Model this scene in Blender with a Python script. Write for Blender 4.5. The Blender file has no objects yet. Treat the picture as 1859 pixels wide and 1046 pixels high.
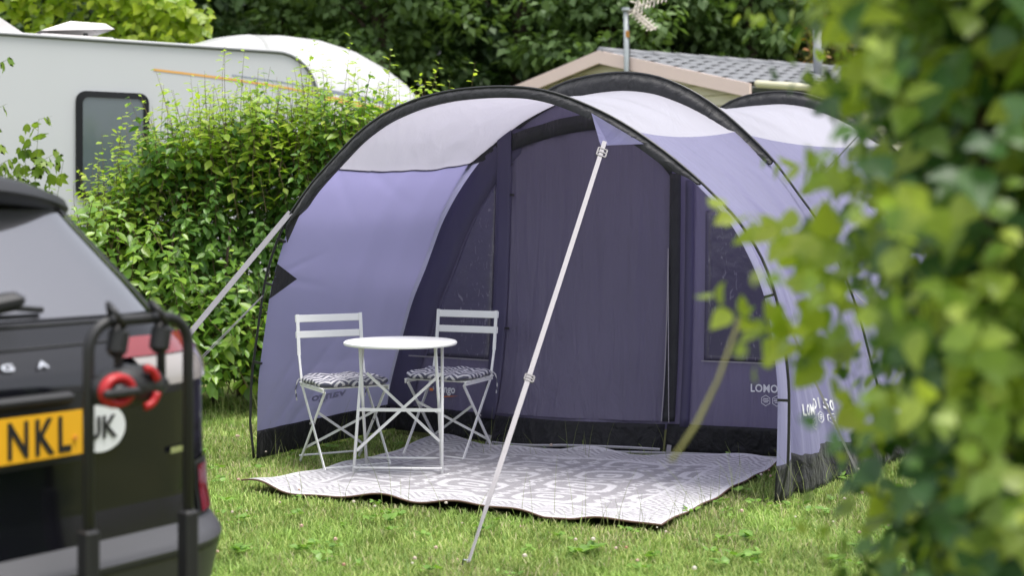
import bpy, math, random
import numpy as np
from mathutils import Vector, Matrix

# ------------------------------------------------------------------ camera, sky, sun, exposure
SC = bpy.context.scene
COL = SC.collection
R = math.radians
CAM_H = 1.38
cam_d = bpy.data.cameras.new('camera'); cam = bpy.data.objects.new('camera', cam_d); COL.objects.link(cam)
cam.location = (0, 0, CAM_H); cam.rotation_euler = (R(90), 0, 0)
cam_d.lens = 50; cam_d.sensor_width = 36; cam_d.shift_y = -128 / 1859
cam_d.clip_start = 0.1; cam_d.clip_end = 600
cam_d.dof.use_dof = True; cam_d.dof.focus_distance = 7.6; cam_d.dof.aperture_fstop = 2.1
SC.camera = cam

world = bpy.data.worlds.new('World'); SC.world = world; world.use_nodes = True
wn = world.node_tree.nodes; wl = world.node_tree.links
bg = wn['Background']
sky = wn.new('ShaderNodeTexSky'); sky.sky_type = 'NISHITA'; sky.sun_disc = False
SUN_EL, SUN_AZ = R(76), R(120)          # azimuth clockwise from +Y: high, from the right behind the camera
sky.sun_elevation = SUN_EL; sky.sun_rotation = SUN_AZ
sky.air_density = 1.0; sky.dust_density = 3.0; sky.ozone_density = 1.0
hsv = wn.new('ShaderNodeHueSaturation'); hsv.inputs['Saturation'].default_value = 0.30
wl.new(sky.outputs[0], hsv.inputs['Color']); wl.new(hsv.outputs[0], bg.inputs[0])
bg.inputs[1].default_value = 0.13
sd = bpy.data.lights.new('sun', 'SUN'); sd.energy = 1.5; sd.angle = R(25); sd.color = (1.0, 0.96, 0.90)
so = bpy.data.objects.new('sun', sd); COL.objects.link(so)
sdir = Vector((math.sin(SUN_AZ) * math.cos(SUN_EL), math.cos(SUN_AZ) * math.cos(SUN_EL), math.sin(SUN_EL)))
so.rotation_euler = sdir.to_track_quat('Z', 'Y').to_euler(); so.location = sdir * 40
SC.view_settings.view_transform = 'Standard'; SC.view_settings.look = 'None'
SC.view_settings.gamma = 1.0; SC.view_settings.use_curve_mapping = False
SC.view_settings.exposure = 1.27
SC.render.engine = 'CYCLES'
SC.cycles.use_denoising = True
SC.cycles.max_bounces = 6; SC.cycles.diffuse_bounces = 3; SC.cycles.transparent_max_bounces = 8
SC.cycles.caustics_reflective = False; SC.cycles.caustics_refractive = False

# ------------------------------------------------------------------ helpers
rng = np.random.default_rng(7)
random.seed(7)

def srgb(r, g, b):
    f = lambda c: ((c / 255 + .055) / 1.055) ** 2.4 if c > 10 else c / 255 / 12.92
    return (f(r), f(g), f(b), 1)

def mesh_np(name, verts, faces, mat=None, smooth=False):
    """verts (n,3); faces: list of arrays, each (m,k)"""
    me = bpy.data.meshes.new(name)
    verts = np.asarray(verts, dtype=np.float32)
    if not isinstance(faces, list): faces = [faces]
    idx = np.concatenate([np.asarray(f, dtype=np.int32).ravel() for f in faces])
    tot = np.concatenate([np.full(len(f), np.asarray(f).shape[1], dtype=np.int32) for f in faces])
    start = np.concatenate([[0], np.cumsum(tot)[:-1]]).astype(np.int32)
    me.vertices.add(len(verts)); me.vertices.foreach_set('co', verts.ravel())
    me.loops.add(len(idx)); me.loops.foreach_set('vertex_index', idx)
    me.polygons.add(len(tot)); me.polygons.foreach_set('loop_start', start)
    if smooth: me.polygons.foreach_set('use_smooth', np.ones(len(tot), dtype=bool))
    me.update(calc_edges=True)
    if mat: me.materials.append(mat)
    return me

class MB:
    """collects shapes, builds ONE mesh object"""
    def __init__(s): s.v = []; s.f = []
    def add(s, vs, fs):
        o = len(s.v); s.v.extend([tuple(p) for p in vs]); s.f.extend([tuple(i + o for i in f) for f in fs]); return s
    def box(s, c, d, rot=None, bevel=0):
        x, y, z = d[0] / 2, d[1] / 2, d[2] / 2
        b = min(bevel, x * .9, y * .9, z * .9)
        if b <= 0:
            vs = [(i * x, j * y, k * z) for k in (-1, 1) for j in (-1, 1) for i in (-1, 1)]
            fs = [(0, 2, 3, 1), (4, 5, 7, 6), (0, 1, 5, 4), (2, 6, 7, 3), (0, 4, 6, 2), (1, 3, 7, 5)]
        else:
            vs = []; q = 8
            def ring(hx, hy, zz):
                return [(hx, -hy + b, zz), (hx, hy - b, zz), (hx - b, hy, zz), (-hx + b, hy, zz), (-hx, hy - b, zz), (-hx, -hy + b, zz), (-hx + b, -hy, zz), (hx - b, -hy, zz)]
            rs = [(x - b, y - b, -z), (x, y, -z + b), (x, y, z - b), (x - b, y - b, z)]
            for hx, hy, zz in rs: vs += ring(max(hx, b * 1.01), max(hy, b * 1.01), zz)
            fs = [tuple(reversed(range(8))), tuple(range(24, 32))]
            for r in range(3):
                for i in range(8):
                    j = (i + 1) % 8; fs.append((r * 8 + i, r * 8 + j, r * 8 + 8 + j, r * 8 + 8 + i))
        m = rot if rot is not None else Matrix.Identity(3)
        return s.add([Vector(c) + m @ Vector(p) for p in vs], fs)
    def bar(s, p, q, w, t, side=(1, 0, 0)):
        p, q = Vector(p), Vector(q); d = (q - p); L = d.length; d.normalize()
        sd_ = Vector(side); sd_ = (sd_ - d * sd_.dot(d)).normalized(); n = d.cross(sd_)
        m = Matrix((sd_, n, d)).transposed()
        return s.box((p + q) / 2, (w, t, L), m)
    def tube(s, pts, r, n=8, cap=True, closed=False):
        pts = [Vector(p) for p in pts]; k = len(pts)
        rs = r if hasattr(r, '__len__') else [r] * k
        up = None; vs = []; fs = []
        for i, p in enumerate(pts):
            a = pts[(i - 1) % k] if (closed or i > 0) else p; b = pts[(i + 1) % k] if (closed or i < k - 1) else p
            t = (b - a).normalized()
            if up is None:
                up = Vector((0, 0, 1)) if abs(t.z) < .9 else Vector((1, 0, 0))
            x = (up - t * up.dot(t)).normalized(); y = t.cross(x); up = x
            for j in range(n):
                an = 2 * math.pi * j / n
                vs.append(p + (x * math.cos(an) + y * math.sin(an)) * rs[i])
        for i in range(k if closed else k - 1):
            for j in range(n):
                a = i * n + j; b = i * n + (j + 1) % n; i2 = (i + 1) % k
                fs.append((a, b, i2 * n + (j + 1) % n, i2 * n + j))
        if cap and not closed:
            fs.append(tuple(reversed(range(n)))); fs.append(tuple((k - 1) * n + j for j in range(n)))
        return s.add(vs, fs)
    def grid(s, G):
        """G: (a,b,3) array of points"""
        G = np.asarray(G); a, b = G.shape[:2]
        vs = G.reshape(-1, 3).tolist()
        fs = [(i * b + j, i * b + j + 1, (i + 1) * b + j + 1, (i + 1) * b + j) for i in range(a - 1) for j in range(b - 1)]
        return s.add(vs, fs)
    def strip(s, P, Q):
        k = len(P); return s.add(list(P) + list(Q), [(i, i + 1, k + i + 1, k + i) for i in range(k - 1)])
    def lathe(s, prof, c=(0, 0, 0), n=32, rot=None):
        m = rot if rot is not None else Matrix.Identity(3); vs = []; fs = []
        for r_, z in prof:
            for j in range(n):
                an = 2 * math.pi * j / n; vs.append(Vector(c) + m @ Vector((r_ * math.cos(an), r_ * math.sin(an), z)))
        for i in range(len(prof) - 1):
            for j in range(n):
                fs.append((i * n + j, i * n + (j + 1) % n, (i + 1) * n + (j + 1) % n, (i + 1) * n + j))
        return s.add(vs, fs)
    def mesh(s, name, mat, smooth=False):
        me = bpy.data.meshes.new(name); me.from_pydata([tuple(v) for v in s.v], [], s.f)
        if smooth: me.polygons.foreach_set('use_smooth', [True] * len(me.polygons))
        me.update()
        if mat: me.materials.append(mat)
        return me

def tag(o, label=None, cat=None, group=None, kind=None):
    if label: o['label'] = label
    if cat: o['category'] = cat
    if group: o['group'] = group
    if kind: o['kind'] = kind
    return o

def thing(name, label, cat, loc=(0, 0, 0), rz=0, group=None):
    o = bpy.data.objects.new(name, None); COL.objects.link(o); o.location = loc; o.rotation_euler = (0, 0, rz)
    o.empty_display_size = .1
    return tag(o, label, cat, group)

def obj(name, me, parent=None, off=None, label=None):
    """off: world position of the root, when the mesh is written in world coordinates"""
    if off is not None:
        co = np.empty(len(me.vertices) * 3, dtype=np.float32); me.vertices.foreach_get('co', co)
        co = co.reshape(-1, 3) - np.array(off, dtype=np.float32); me.vertices.foreach_set('co', co.ravel()); me.update()
    o = bpy.data.objects.new(name, me); COL.objects.link(o)
    if parent: o.parent = parent
    if label: o['label'] = label
    return o

def part(name, mb, mat, parent, smooth=False, off=None, solid=0, label=None, shade_angle=None):
    o = obj(name, mb.mesh(name, mat, smooth), parent, off, label)
    if solid:
        m = o.modifiers.new('thickness', 'SOLIDIFY'); m.thickness = solid; m.offset = 0
    if shade_angle:
        o.data.polygons.foreach_set('use_smooth', [True] * len(o.data.polygons))
        m = o.modifiers.new('edges', 'EDGE_SPLIT'); m.split_angle = R(shade_angle)
    return o

# ------------------------------------------------------------------ materials
def nt(name):
    m = bpy.data.materials.new(name); m.use_nodes = True
    n = m.node_tree.nodes; l = m.node_tree.links
    return m, n, l, n['Principled BSDF'], n['Material Output']

def mat_plain(name, col, rough=.5, metal=0, coat=0, spec=.5, bump=0, bscale=60, var=0, vscale=6):
    m, n, l, p, out = nt(name)
    p.inputs['Base Color'].default_value = col; p.inputs['Roughness'].default_value = rough
    p.inputs['Metallic'].default_value = metal; p.inputs['Coat Weight'].default_value = coat
    p.inputs['Coat Roughness'].default_value = .05; p.inputs['Specular IOR Level'].default_value = spec
    tc = n.new('ShaderNodeTexCoord')
    if var:
        no = n.new('ShaderNodeTexNoise'); no.inputs['Scale'].default_value = vscale; no.inputs['Detail'].default_value = 6
        l.new(tc.outputs['Object'], no.inputs['Vector'])
        mx = n.new('ShaderNodeMix'); mx.data_type = 'RGBA'
        mx.inputs[6].default_value = tuple(c * (1 - var) for c in col[:3]) + (1,); mx.inputs[7].default_value = tuple(min(1, c * (1 + var)) for c in col[:3]) + (1,)
        l.new(no.outputs['Fac'], mx.inputs[0]); l.new(mx.outputs[2], p.inputs['Base Color'])
    if bump:
        b = n.new('ShaderNodeBump'); b.inputs['Strength'].default_value = bump; b.inputs['Distance'].default_value = .01
        no2 = n.new('ShaderNodeTexNoise'); no2.inputs['Scale'].default_value = bscale; no2.inputs['Detail'].default_value = 4
        l.new(tc.outputs['Object'], no2.inputs['Vector']); l.new(no2.outputs['Fac'], b.inputs['Height']); l.new(b.outputs[0], p.inputs['Normal'])
    return m

def mat_fabric(name, col, trans=.3, rough=.55, tcol=None, crease=.35, cs=(9, 1.6, 1.6), fine=.15):
    m, n, l, p, out = nt(name)
    p.inputs['Base Color'].default_value = col; p.inputs['Roughness'].default_value = rough
    p.inputs['Specular IOR Level'].default_value = .35 if trans else .2; p.inputs['Sheen Weight'].default_value = .1
    tc = n.new('ShaderNodeTexCoord'); mp = n.new('ShaderNodeMapping')
    mp.inputs['Rotation'].default_value = (0, 0, R(37)); mp.inputs['Scale'].default_value = cs
    no = n.new('ShaderNodeTexNoise'); no.inputs['Scale'].default_value = 1.0; no.inputs['Detail'].default_value = 5; no.inputs['Distortion'].default_value = .6
    l.new(tc.outputs['Object'], mp.inputs['Vector']); l.new(mp.outputs[0], no.inputs['Vector'])
    n2 = n.new('ShaderNodeTexNoise'); n2.inputs['Scale'].default_value = 420; l.new(tc.outputs['Object'], n2.inputs['Vector'])
    b = n.new('ShaderNodeBump'); b.inputs['Strength'].default_value = crease; b.inputs['Distance'].default_value = .05
    b2 = n.new('ShaderNodeBump'); b2.inputs['Strength'].default_value = fine; b2.inputs['Distance'].default_value = .001
    l.new(no.outputs['Fac'], b.inputs['Height']); l.new(n2.outputs['Fac'], b2.inputs['Height']); l.new(b.outputs[0], b2.inputs['Normal'])
    l.new(b2.outputs[0], p.inputs['Normal'])
    # slight dirt / fade
    n3 = n.new('ShaderNodeTexNoise'); n3.inputs['Scale'].default_value = 2.2; n3.inputs['Detail'].default_value = 8; l.new(tc.outputs['Object'], n3.inputs['Vector'])
    mx = n.new('ShaderNodeMix'); mx.data_type = 'RGBA'; mx.inputs[6].default_value = tuple(c * .9 for c in col[:3]) + (1,); mx.inputs[7].default_value = tuple(min(1, c * 1.08) for c in col[:3]) + (1,)
    l.new(n3.outputs['Fac'], mx.inputs[0]); l.new(mx.outputs[2], p.inputs['Base Color'])
    if trans:
        t = n.new('ShaderNodeBsdfTranslucent'); t.inputs['Color'].default_value = tcol or col
        l.new(b.outputs[0], t.inputs['Normal'])
        ms = n.new('ShaderNodeMixShader'); ms.inputs[0].default_value = trans
        l.new(p.outputs[0], ms.inputs[1]); l.new(t.outputs[0], ms.inputs[2]); l.new(ms.outputs[0], out.inputs['Surface'])
    return m

def mat_leaf(name, cols, trans=.4, rough=.42, spec=.45):
    m, n, l, p, out = nt(name)
    g = n.new('ShaderNodeNewGeometry'); oi = n.new('ShaderNodeObjectInfo')
    ad = n.new('ShaderNodeMath'); ad.operation = 'ADD'; l.new(g.outputs['Random Per Island'], ad.inputs[0]); l.new(oi.outputs['Random'], ad.inputs[1])
    fr = n.new('ShaderNodeMath'); fr.operation = 'FRACT'; l.new(ad.outputs[0], fr.inputs[0])
    cr = n.new('ShaderNodeValToRGB'); e = cr.color_ramp.elements
    e[0].position = 0; e[0].color = cols[0]; e[1].position = 1; e[1].color = cols[-1]
    for i, c in enumerate(cols[1:-1]):
        x = e.new((i + 1) / (len(cols) - 1)); x.color = c
    l.new(fr.outputs[0], cr.inputs[0]); l.new(cr.outputs[0], p.inputs['Base Color'])
    p.inputs['Roughness'].default_value = rough; p.inputs['Specular IOR Level'].default_value = spec
    t = n.new('ShaderNodeBsdfTranslucent')
    mul = n.new('ShaderNodeMix'); mul.data_type = 'RGBA'; mul.blend_type = 'MULTIPLY'; mul.inputs[0].default_value = 1; mul.inputs[7].default_value = (1.2, 1.3, .55, 1)
    l.new(cr.outputs[0], mul.inputs[6]); l.new(mul.outputs[2], t.inputs['Color'])
    ms = n.new('ShaderNodeMixShader'); ms.inputs[0].default_value = trans
    l.new(p.outputs[0], ms.inputs[1]); l.new(t.outputs[0], ms.inputs[2]); l.new(ms.outputs[0], out.inputs['Surface'])
    return m

M = {}
M['white_metal'] = mat_plain('white powder coated metal', (.78, .78, .775, 1), .38, var=.05)
M['lilac'] = mat_fabric('lilac tent fabric', (.318, .308, .475, 1), .52, .5, (.49, .47, .74, 1), crease=.6, cs=(2, 10, .9))
M['lilac_taut'] = mat_fabric('taut lilac tent fabric', (.25, .238, .415, 1), .55, .5, (.42, .39, .70, 1), crease=.10, cs=(2.2, 2.2, 1.6))
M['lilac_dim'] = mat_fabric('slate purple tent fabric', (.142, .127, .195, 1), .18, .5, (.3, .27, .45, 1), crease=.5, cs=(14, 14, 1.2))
M['band'] = mat_fabric('dark purple band fabric', (.07, .062, .12, 1), .06, .55, (.3, .27, .45, 1), crease=.2)
M['pale'] = mat_fabric('pale grey roof fabric', (.53, .52, .59, 1), .42, .45, (.58, .555, .655, 1), crease=.25, cs=(7, 2, 2))
M['black_fab'] = mat_fabric('black pole sleeve fabric', (.028, .028, .032, 1), 0, .5, crease=.5, cs=(5, 30, 5))
M['mud'] = mat_fabric('black groundsheet', (.014, .014, .016, 1), 0, .5, crease=.7, cs=(12, 12, 8))
M['grey_web'] = mat_plain('grey webbing strap', (.30, .285, .31, 1), .7, bump=.3, bscale=300)
M['pale_web'] = mat_plain('pale webbing strap', (.34, .32, .34, 1), .7, bump=.3, bscale=300)
M['hem'] = mat_plain('grey hem piping', (.42, .41, .44, 1), .6)
M['print'] = mat_plain('white print', (.75, .75, .78, 1), .6)
M['print_dark'] = mat_plain('dark print', (.06, .055, .09, 1), .6)
M['print_faint'] = mat_plain('print showing through', (.24, .23, .37, 1), .6)
M['print_orange'] = mat_plain('orange print', (.75, .22, .05, 1), .6)
M['buckle'] = mat_plain('grey plastic buckle', (.13, .12, .13, 1), .5)
M['pole'] = mat_plain('black fibreglass pole', (.02, .02, .022, 1), .35)
M['vinyl'] = mat_plain('clear vinyl window', (.085, .077, .12, 1), .16, coat=.4, bump=.6, bscale=9)
_m = M['vinyl']; n = _m.node_tree.nodes; l = _m.node_tree.links; p = n['Principled BSDF']   # scuffs on the clear plastic
tc = n.new('ShaderNodeTexCoord'); mp = n.new('ShaderNodeMapping'); mp.inputs['Scale'].default_value = (22, 22, 9); l.new(tc.outputs['Object'], mp.inputs['Vector'])
no = n.new('ShaderNodeTexNoise'); no.inputs['Scale'].default_value = 1; no.inputs['Detail'].default_value = 9; no.inputs['Distortion'].default_value = 2.5; l.new(mp.outputs[0], no.inputs['Vector'])
cr = n.new('ShaderNodeValToRGB'); e = cr.color_ramp.elements; e[0].position = .60; e[0].color = (.085, .077, .12, 1); e[1].position = .75; e[1].color = (.22, .21, .26, 1)
l.new(no.outputs['Fac'], cr.inputs[0]); l.new(cr.outputs[0], p.inputs['Base Color'])
M['chrome'] = mat_plain('chrome', (.75, .76, .78, 1), .15, metal=1)
M['bark'] = mat_plain('bark', (.07, .05, .035, 1), .9, bump=.8, bscale=30, var=.3)
M['twig'] = mat_plain('twig', (.16, .12, .06, 1), .8, var=.3)
M['green_stem'] = mat_plain('green stem', (.16, .20, .06, 1), .7, var=.3)

# ------------------------------------------------------------------ ground
m, n, l, p, out = nt('lawn soil and thatch')
tc = n.new('ShaderNodeTexCoord')
no = n.new('ShaderNodeTexNoise'); no.inputs['Scale'].default_value = 1.3; no.inputs['Detail'].default_value = 10; l.new(tc.outputs['Object'], no.inputs['Vector'])
cr = n.new('ShaderNodeValToRGB'); e = cr.color_ramp.elements; e[0].position = .3; e[0].color = (.09, .11, .03, 1); e[1].position = .7; e[1].color = (.17, .18, .06, 1)
l.new(no.outputs['Fac'], cr.inputs[0]); l.new(cr.outputs[0], p.inputs['Base Color']); p.inputs['Roughness'].default_value = .95
p.inputs['Specular IOR Level'].default_value = .1
b = n.new('ShaderNodeBump'); b.inputs['Strength'].default_value = .8; no2 = n.new('ShaderNodeTexNoise'); no2.inputs['Scale'].default_value = 40; l.new(tc.outputs['Object'], no2.inputs['Vector'])
l.new(no2.outputs['Fac'], b.inputs['Height']); l.new(b.outputs[0], p.inputs['Normal'])
M['soil'] = m
g = MB().grid([[(x, y, -.02 if max(abs(x), abs(y)) < 40 else -.02) for x in np.linspace(-200, 200, 9)] for y in np.linspace(-150, 350, 9)])
tag(part('ground', g, M['soil'], None), kind='structure')

# ------------------------------------------------------------------ tent geometry
L0 = np.array((-1.47, 8.13)); R0 = np.array((1.283, 6.85)); AX = np.array((.6, .8))
class Arch:
    def __init__(s, dist, prof, left=L0, right=R0, n=240):
        s.L = left + AX * dist; s.R = right + AX * dist
        P = np.array(prof, dtype=float)
        t = np.concatenate([[0], np.cumsum(np.hypot(np.diff(P[:, 0]) * 3.04, np.diff(P[:, 1])))]); t /= t[-1]
        tt = np.linspace(0, 1, n)
        S = np.interp(tt, t, P[:, 0]); Z = np.interp(tt, t, P[:, 1])
        for _ in range(14):   # soften the corners of the measured curve
            S[1:-1] = (S[:-2] + 2 * S[1:-1] + S[2:]) / 4; Z[1:-1] = (Z[:-2] + 2 * Z[1:-1] + Z[2:]) / 4
        s.t, s.S, s.Z = tt, S, Z
        dS = np.gradient(S * 3.04); dZ = np.gradient(Z); ln = np.hypot(dS, dZ)
        s.nS, s.nZ = dZ / ln / 3.04, -dS / ln       # inward normal (points to the middle)
        s.apex = Z.argmax()
    def pt(s, t, inset=0, fwd=0):
        S = np.interp(t, s.t, s.S) + np.interp(t, s.t, s.nS) * inset; Z = np.interp(t, s.t, s.Z) + np.interp(t, s.t, s.nZ) * inset
        xy = s.L[None] + np.atleast_1d(S)[:, None] * (s.R - s.L)[None] - AX[None] * np.atleast_1d(fwd)[:, None]
        return np.column_stack([xy, np.maximum(np.atleast_1d(Z), .0)])
    def tz(s, z, side):
        if side == 'L': return float(np.interp(z, s.Z[:s.apex], s.t[:s.apex]))
        return float(np.interp(-z, -s.Z[s.apex:], s.t[s.apex:]))

A0 = Arch(0, [(0, 0), (.003, .45), (.034, 1.02), (.075, 1.36), (.12, 1.55), (.174, 1.70), (.226, 1.845), (.283, 1.95), (.35, 2.02), (.417, 2.057), (.5, 2.067), (.566, 2.054), (.617, 2.02), (.69, 1.93), (.737, 1.855), (.775, 1.78), (.814, 1.696), (.865, 1.57), (.898, 1.475), (.934, 1.34), (.97, 1.127), (.988, .968), (1.0, .73), (1.006, .57), (1.004, .2), (1, 0)])
A1P = [(-.055, 0), (-.045, .33), (-.02, .60), (.012, .92), (.045, 1.13), (.082, 1.42), (.120, 1.61), (.168, 1.80), (.237, 1.98), (.283, 2.08), (.37, 2.205), (.435, 2.24), (.505, 2.25), (.575, 2.211), (.643, 2.113), (.697, 1.998), (.74, 1.88), (.793, 1.722), (.843, 1.518), (.88, 1.339), (.932, .959), (.951, .784), (.964, .619), (.986, .374), (1.0, 0)]
A1 = Arch(1.28, A1P)
A2 = Arch(3.38, [(0, 0), (.0, .33), (.03, .79), (.09, 1.22), (.16, 1.606), (.22, 1.83), (.27, 1.99), (.37, 2.225), (.435, 2.275), (.505, 2.285), (.575, 2.245), (.643, 2.15), (.697, 2.03), (.75, 1.88), (.80, 1.722), (.85, 1.518), (.89, 1.339), (.94, .959), (.98, .5), (1.0, 0)])
A3 = Arch(5.1, [(.12, 0), (.14, .4), (.2, .8), (.3, 1.05), (.4, 1.15), (.5, 1.18), (.6, 1.15), (.7, 1.05), (.8, .8), (.86, .4), (.88, 0)])

TENT0 = (0.3, 8.0, 0)
tent = thing('tunnel_tent', 'large lilac and grey tunnel tent with black pole sleeves and open front porch', 'tent', TENT0)

def loft(Aa, ta, Ab, tb, ina=0, inb=0, nq=40, nv=26, sag=.04, wr=0, seed=0, fwa=0, fwb=0, wf=6, taut=0):
    """surface between two arches; ta, tb = (t from, t to) on each"""
    q = np.linspace(0, 1, nq); ina, inb = ((i_[1] + (i_[0] - i_[1]) * np.sin(math.pi * q) ** .6 if isinstance(i_, tuple) else i_) for i_ in (ina, inb))
    Pa = Aa.pt(ta[0] + (ta[1] - ta[0]) * q, ina, fwa); Pb = Ab.pt(tb[0] + (tb[1] - tb[0]) * q, inb, fwb)
    v = np.linspace(0, 1, nv)[None, :, None]
    G = Pa[:, None] * (1 - v) + Pb[:, None] * v
    mid = (A0.L + A0.R) / 2
    # towards the tent's middle line
    ctr = np.zeros_like(G); tt = G[..., :2] - mid; al = (tt * AX).sum(-1)
    ctr[..., :2] = mid + al[..., None] * AX; ctr[..., 2] = .9
    inw = ctr - G; inw /= np.linalg.norm(inw, axis=-1, keepdims=True)
    G = G + inw * (sag * 4 * v * (1 - v)) * np.minimum(1, G[..., 2:3] / .5)
    if wr:
        r = np.random.default_rng(seed); w = np.zeros(G.shape[:2]); vv = v[..., 0]; qq = q[:, None]
        for k in range(9):
            fq = wf * r.uniform(.5, 2.6); w += r.uniform(.3, 1) * np.sin(fq * math.pi * vv + r.uniform(-2.5, 2.5) * qq + r.uniform(0, 6)) / (fq / wf + .5)
        env = np.sin(math.pi * np.clip(vv, .0, 1)) ** .5
        env = env * (np.clip(qq / taut, 0, 1) ** 1.5 if taut else 1)
        G = G - inw * (wr * w * env)[..., None]
    return G

ZS_L, ZS_R = 1.70, 1.82
tL0, tL1, tL2 = A0.tz(1.66, 'L'), A1.tz(1.74, 'L'), A2.tz(1.85, 'L')
tR0, tR1, tR2 = A0.tz(1.86, 'R'), A1.tz(1.90, 'R'), A2.tz(1.90, 'R')
mL0, mL1, mL2 = A0.tz(.16, 'L'), A1.tz(.17, 'L'), A2.tz(.22, 'L')
mR0, mR1, mR2 = A0.tz(.18, 'R'), A1.tz(.19, 'R'), A2.tz(.2, 'R')
IN = .085
def tp(name, G, mat, solid=0, smooth=True, parent=tent, label=None):
    return part(name, MB().grid(G), mat, parent, smooth=smooth, off=TENT0, solid=solid, label=label)
g_left = loft(A0, (mL0, tL0), A1, (mL1, tL1), .012, .03, 130, 90, .05, .004, 1)
_q, _v = np.meshgrid(np.linspace(0, 1, 130), np.linspace(0, 1, 90), indexing='ij'); _d = np.zeros_like(_q)
for q0, v0, q1, v1, am, wd in ((.0, .10, .34, .52, .010, .016), (.0, .22, .25, .62, .008, .014), (.02, .02, .42, .36, .007, .014), (.0, .36, .16, .70, .007, .012), (1.0, .25, .80, .75, .005, .02), (1.0, .05, .7, .45, .005, .02), (.55, .0, .50, .35, .006, .014), (.55, .0, .66, .3, .005, .014)):
    L_ = math.hypot(q1 - q0, v1 - v0); tx_, ty_ = (q1 - q0) / L_, (v1 - v0) / L_; al_ = ((_q - q0) * tx_ + (_v - v0) * ty_) / L_; ac_ = (_q - q0) * ty_ - (_v - v0) * tx_
    _d += am * np.exp(-(ac_ / wd) ** 2) * np.clip(1 - al_, 0, 1) * (al_ > -.02)          # tension folds fanning from the corners
g_left = g_left + _d[..., None] * np.array((.75, -.5, .1))
_join = None
left_wall = tp('porch_side_wall', g_left, M['lilac_taut'], 0)
g_roof = loft(A0, (tL0, tR0), A1, (tL1, tR1), (.048, .016), (IN + .02, .03), 60, 30, .03, .004, 2)
g_right = loft(A0, (tR0, mR0), A1, (tR1, mR1), .02, .03, 50, 90, .05, .016, 3, wf=12, taut=.5)
def resamp(row, n): return np.column_stack([np.interp(np.linspace(0, 1, n), np.linspace(0, 1, len(row)), row[:, k]) for k in range(3)])
def weld(G, first, last):
    n = G.shape[1]
    for row, tgt in ((0, first), (-1, last)):
        d_ = resamp(tgt, n) - G[row]
        for k in range(8): G[k if row == 0 else -1 - k] += d_ * (1 - k / 8)
weld(g_roof, g_left[-1], g_right[0])
def weld1(G, row, tgt):
    d_ = resamp(tgt, G.shape[1]) - G[row]; n = G.shape[0]
    for k in range(n): G[k if row == 0 else -1 - k] += d_ * (1 - .5 * k / n)
    G[..., 2] = np.maximum(G[..., 2], .0); return G
tp('porch_roof', g_roof, M['pale'], 0, label='pale grey porch roof panel')
right_wall = tp('porch_side_wall', g_right, M['lilac'], 0)
tp('mud_flap', weld1(loft(A0, (0, mL0), A1, (0, mL1), .012, .03, 8, 40, .05, .006, 4), -1, g_left[0]), M['mud'], .003, label='black mud flap')
tp('mud_flap', weld1(loft(A0, (mR0, 1), A1, (mR1, 1), .02, .03, 8, 90, .05, .008, 5), 0, g_right[-1]), M['mud'], .003, label='black mud flap')
g_ml = loft(A1, (mL1, tL1), A2, (mL2, tL2), .03, .03, 40, 30, .05, .004, 7); g_mr = loft(A1, (tR1, mR1), A2, (tR2, mR2), .03, .03, 50, 90, .05, .018, 8, wf=14, taut=.5)
g_mroof = loft(A1, (tL1, tR1), A2, (tL2, tR2), (IN + .02, .03), (IN, .03), 60, 40, .06, .005, 6); weld(g_mroof, g_ml[-1], g_mr[0])
tp('main_roof', g_mroof, M['pale'], 0, label='pale grey roof panel')
tp('main_side_wall', g_ml, M['lilac'], 0); tp('main_side_wall', g_mr, M['lilac'], 0)
tp('mud_flap', weld1(loft(A1, (0, mL1), A2, (0, mL2), .03, .03, 8, 30, .05, .006, 9), -1, g_ml[0]), M['mud'], .003)
tp('mud_flap', weld1(loft(A1, (mR1, 1), A2, (mR2, 1), .03, .03, 8, 90, .05, .008, 10), 0, g_mr[-1]), M['mud'], .003)
tp('rear_roof', loft(A2, (tL2, tR2), A3, (.35, .65), (IN, .03), .01, 40, 24, .08, .004, 11), M['pale'], 0)
tp('rear_wall', loft(A2, (0, tL2), A3, (0, .35), .03, .01, 30, 24, .05, .006, 12), M['lilac'], 0)
tp('rear_wall', loft(A2, (tR2, 1), A3, (.65, 1), .03, .01, 30, 24, .05, .006, 13), M['lilac'], 0)
back = A3.pt(np.linspace(0, 1, 30)); low = back.copy(); low[:, 2] = 0
tp('rear_panel', np.stack([back, low], 1), M['lilac'], 0)

# seam piping along the left of the porch
P = g_left[-1]; mb = MB().tube([tuple(p) for p in P], .006, 5); part('seam', mb, M['print_dark'], left_wall, off=TENT0)
# pole sleeves: standing wedges along each arch
def sleeve(A, t0, t1, w, fw, nm='pole_sleeve', tip=.25, n=90):
    t = np.linspace(t0, t1, n); e = np.clip(np.minimum((t - t0), (t1 - t)) / (t1 - t0) / .06, tip, 1)
    o = A.pt(t, -.004); i1 = A.pt(t, w * e, fw * np.ones(n)); i2 = A.pt(t, w * e, -fw * np.ones(n))
    wob = (rng.normal(0, .0025, (n, 3)))
    mid1 = A.pt(t, w * e * .5, (fw * .75 + .006) * np.ones(n)) + wob
    mb = MB(); G = np.stack([i1, mid1, o, A.pt(t, w * e * .5, -fw * .75 * np.ones(n)), i2, i1], 1)
    mb.grid(G); return part(nm, mb, M['black_fab'], tent, smooth=True, off=TENT0)
sleeve(A0, A0.tz(1.32, 'L'), A0.tz(1.55, 'R'), .052, .018)
sleeve(A1, A1.tz(1.70, 'L'), A1.tz(1.70, 'R'), .105, .02)
sleeve(A2, A2.tz(1.70, 'L'), A2.tz(1.70, 'R'), .10, .02)
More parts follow.
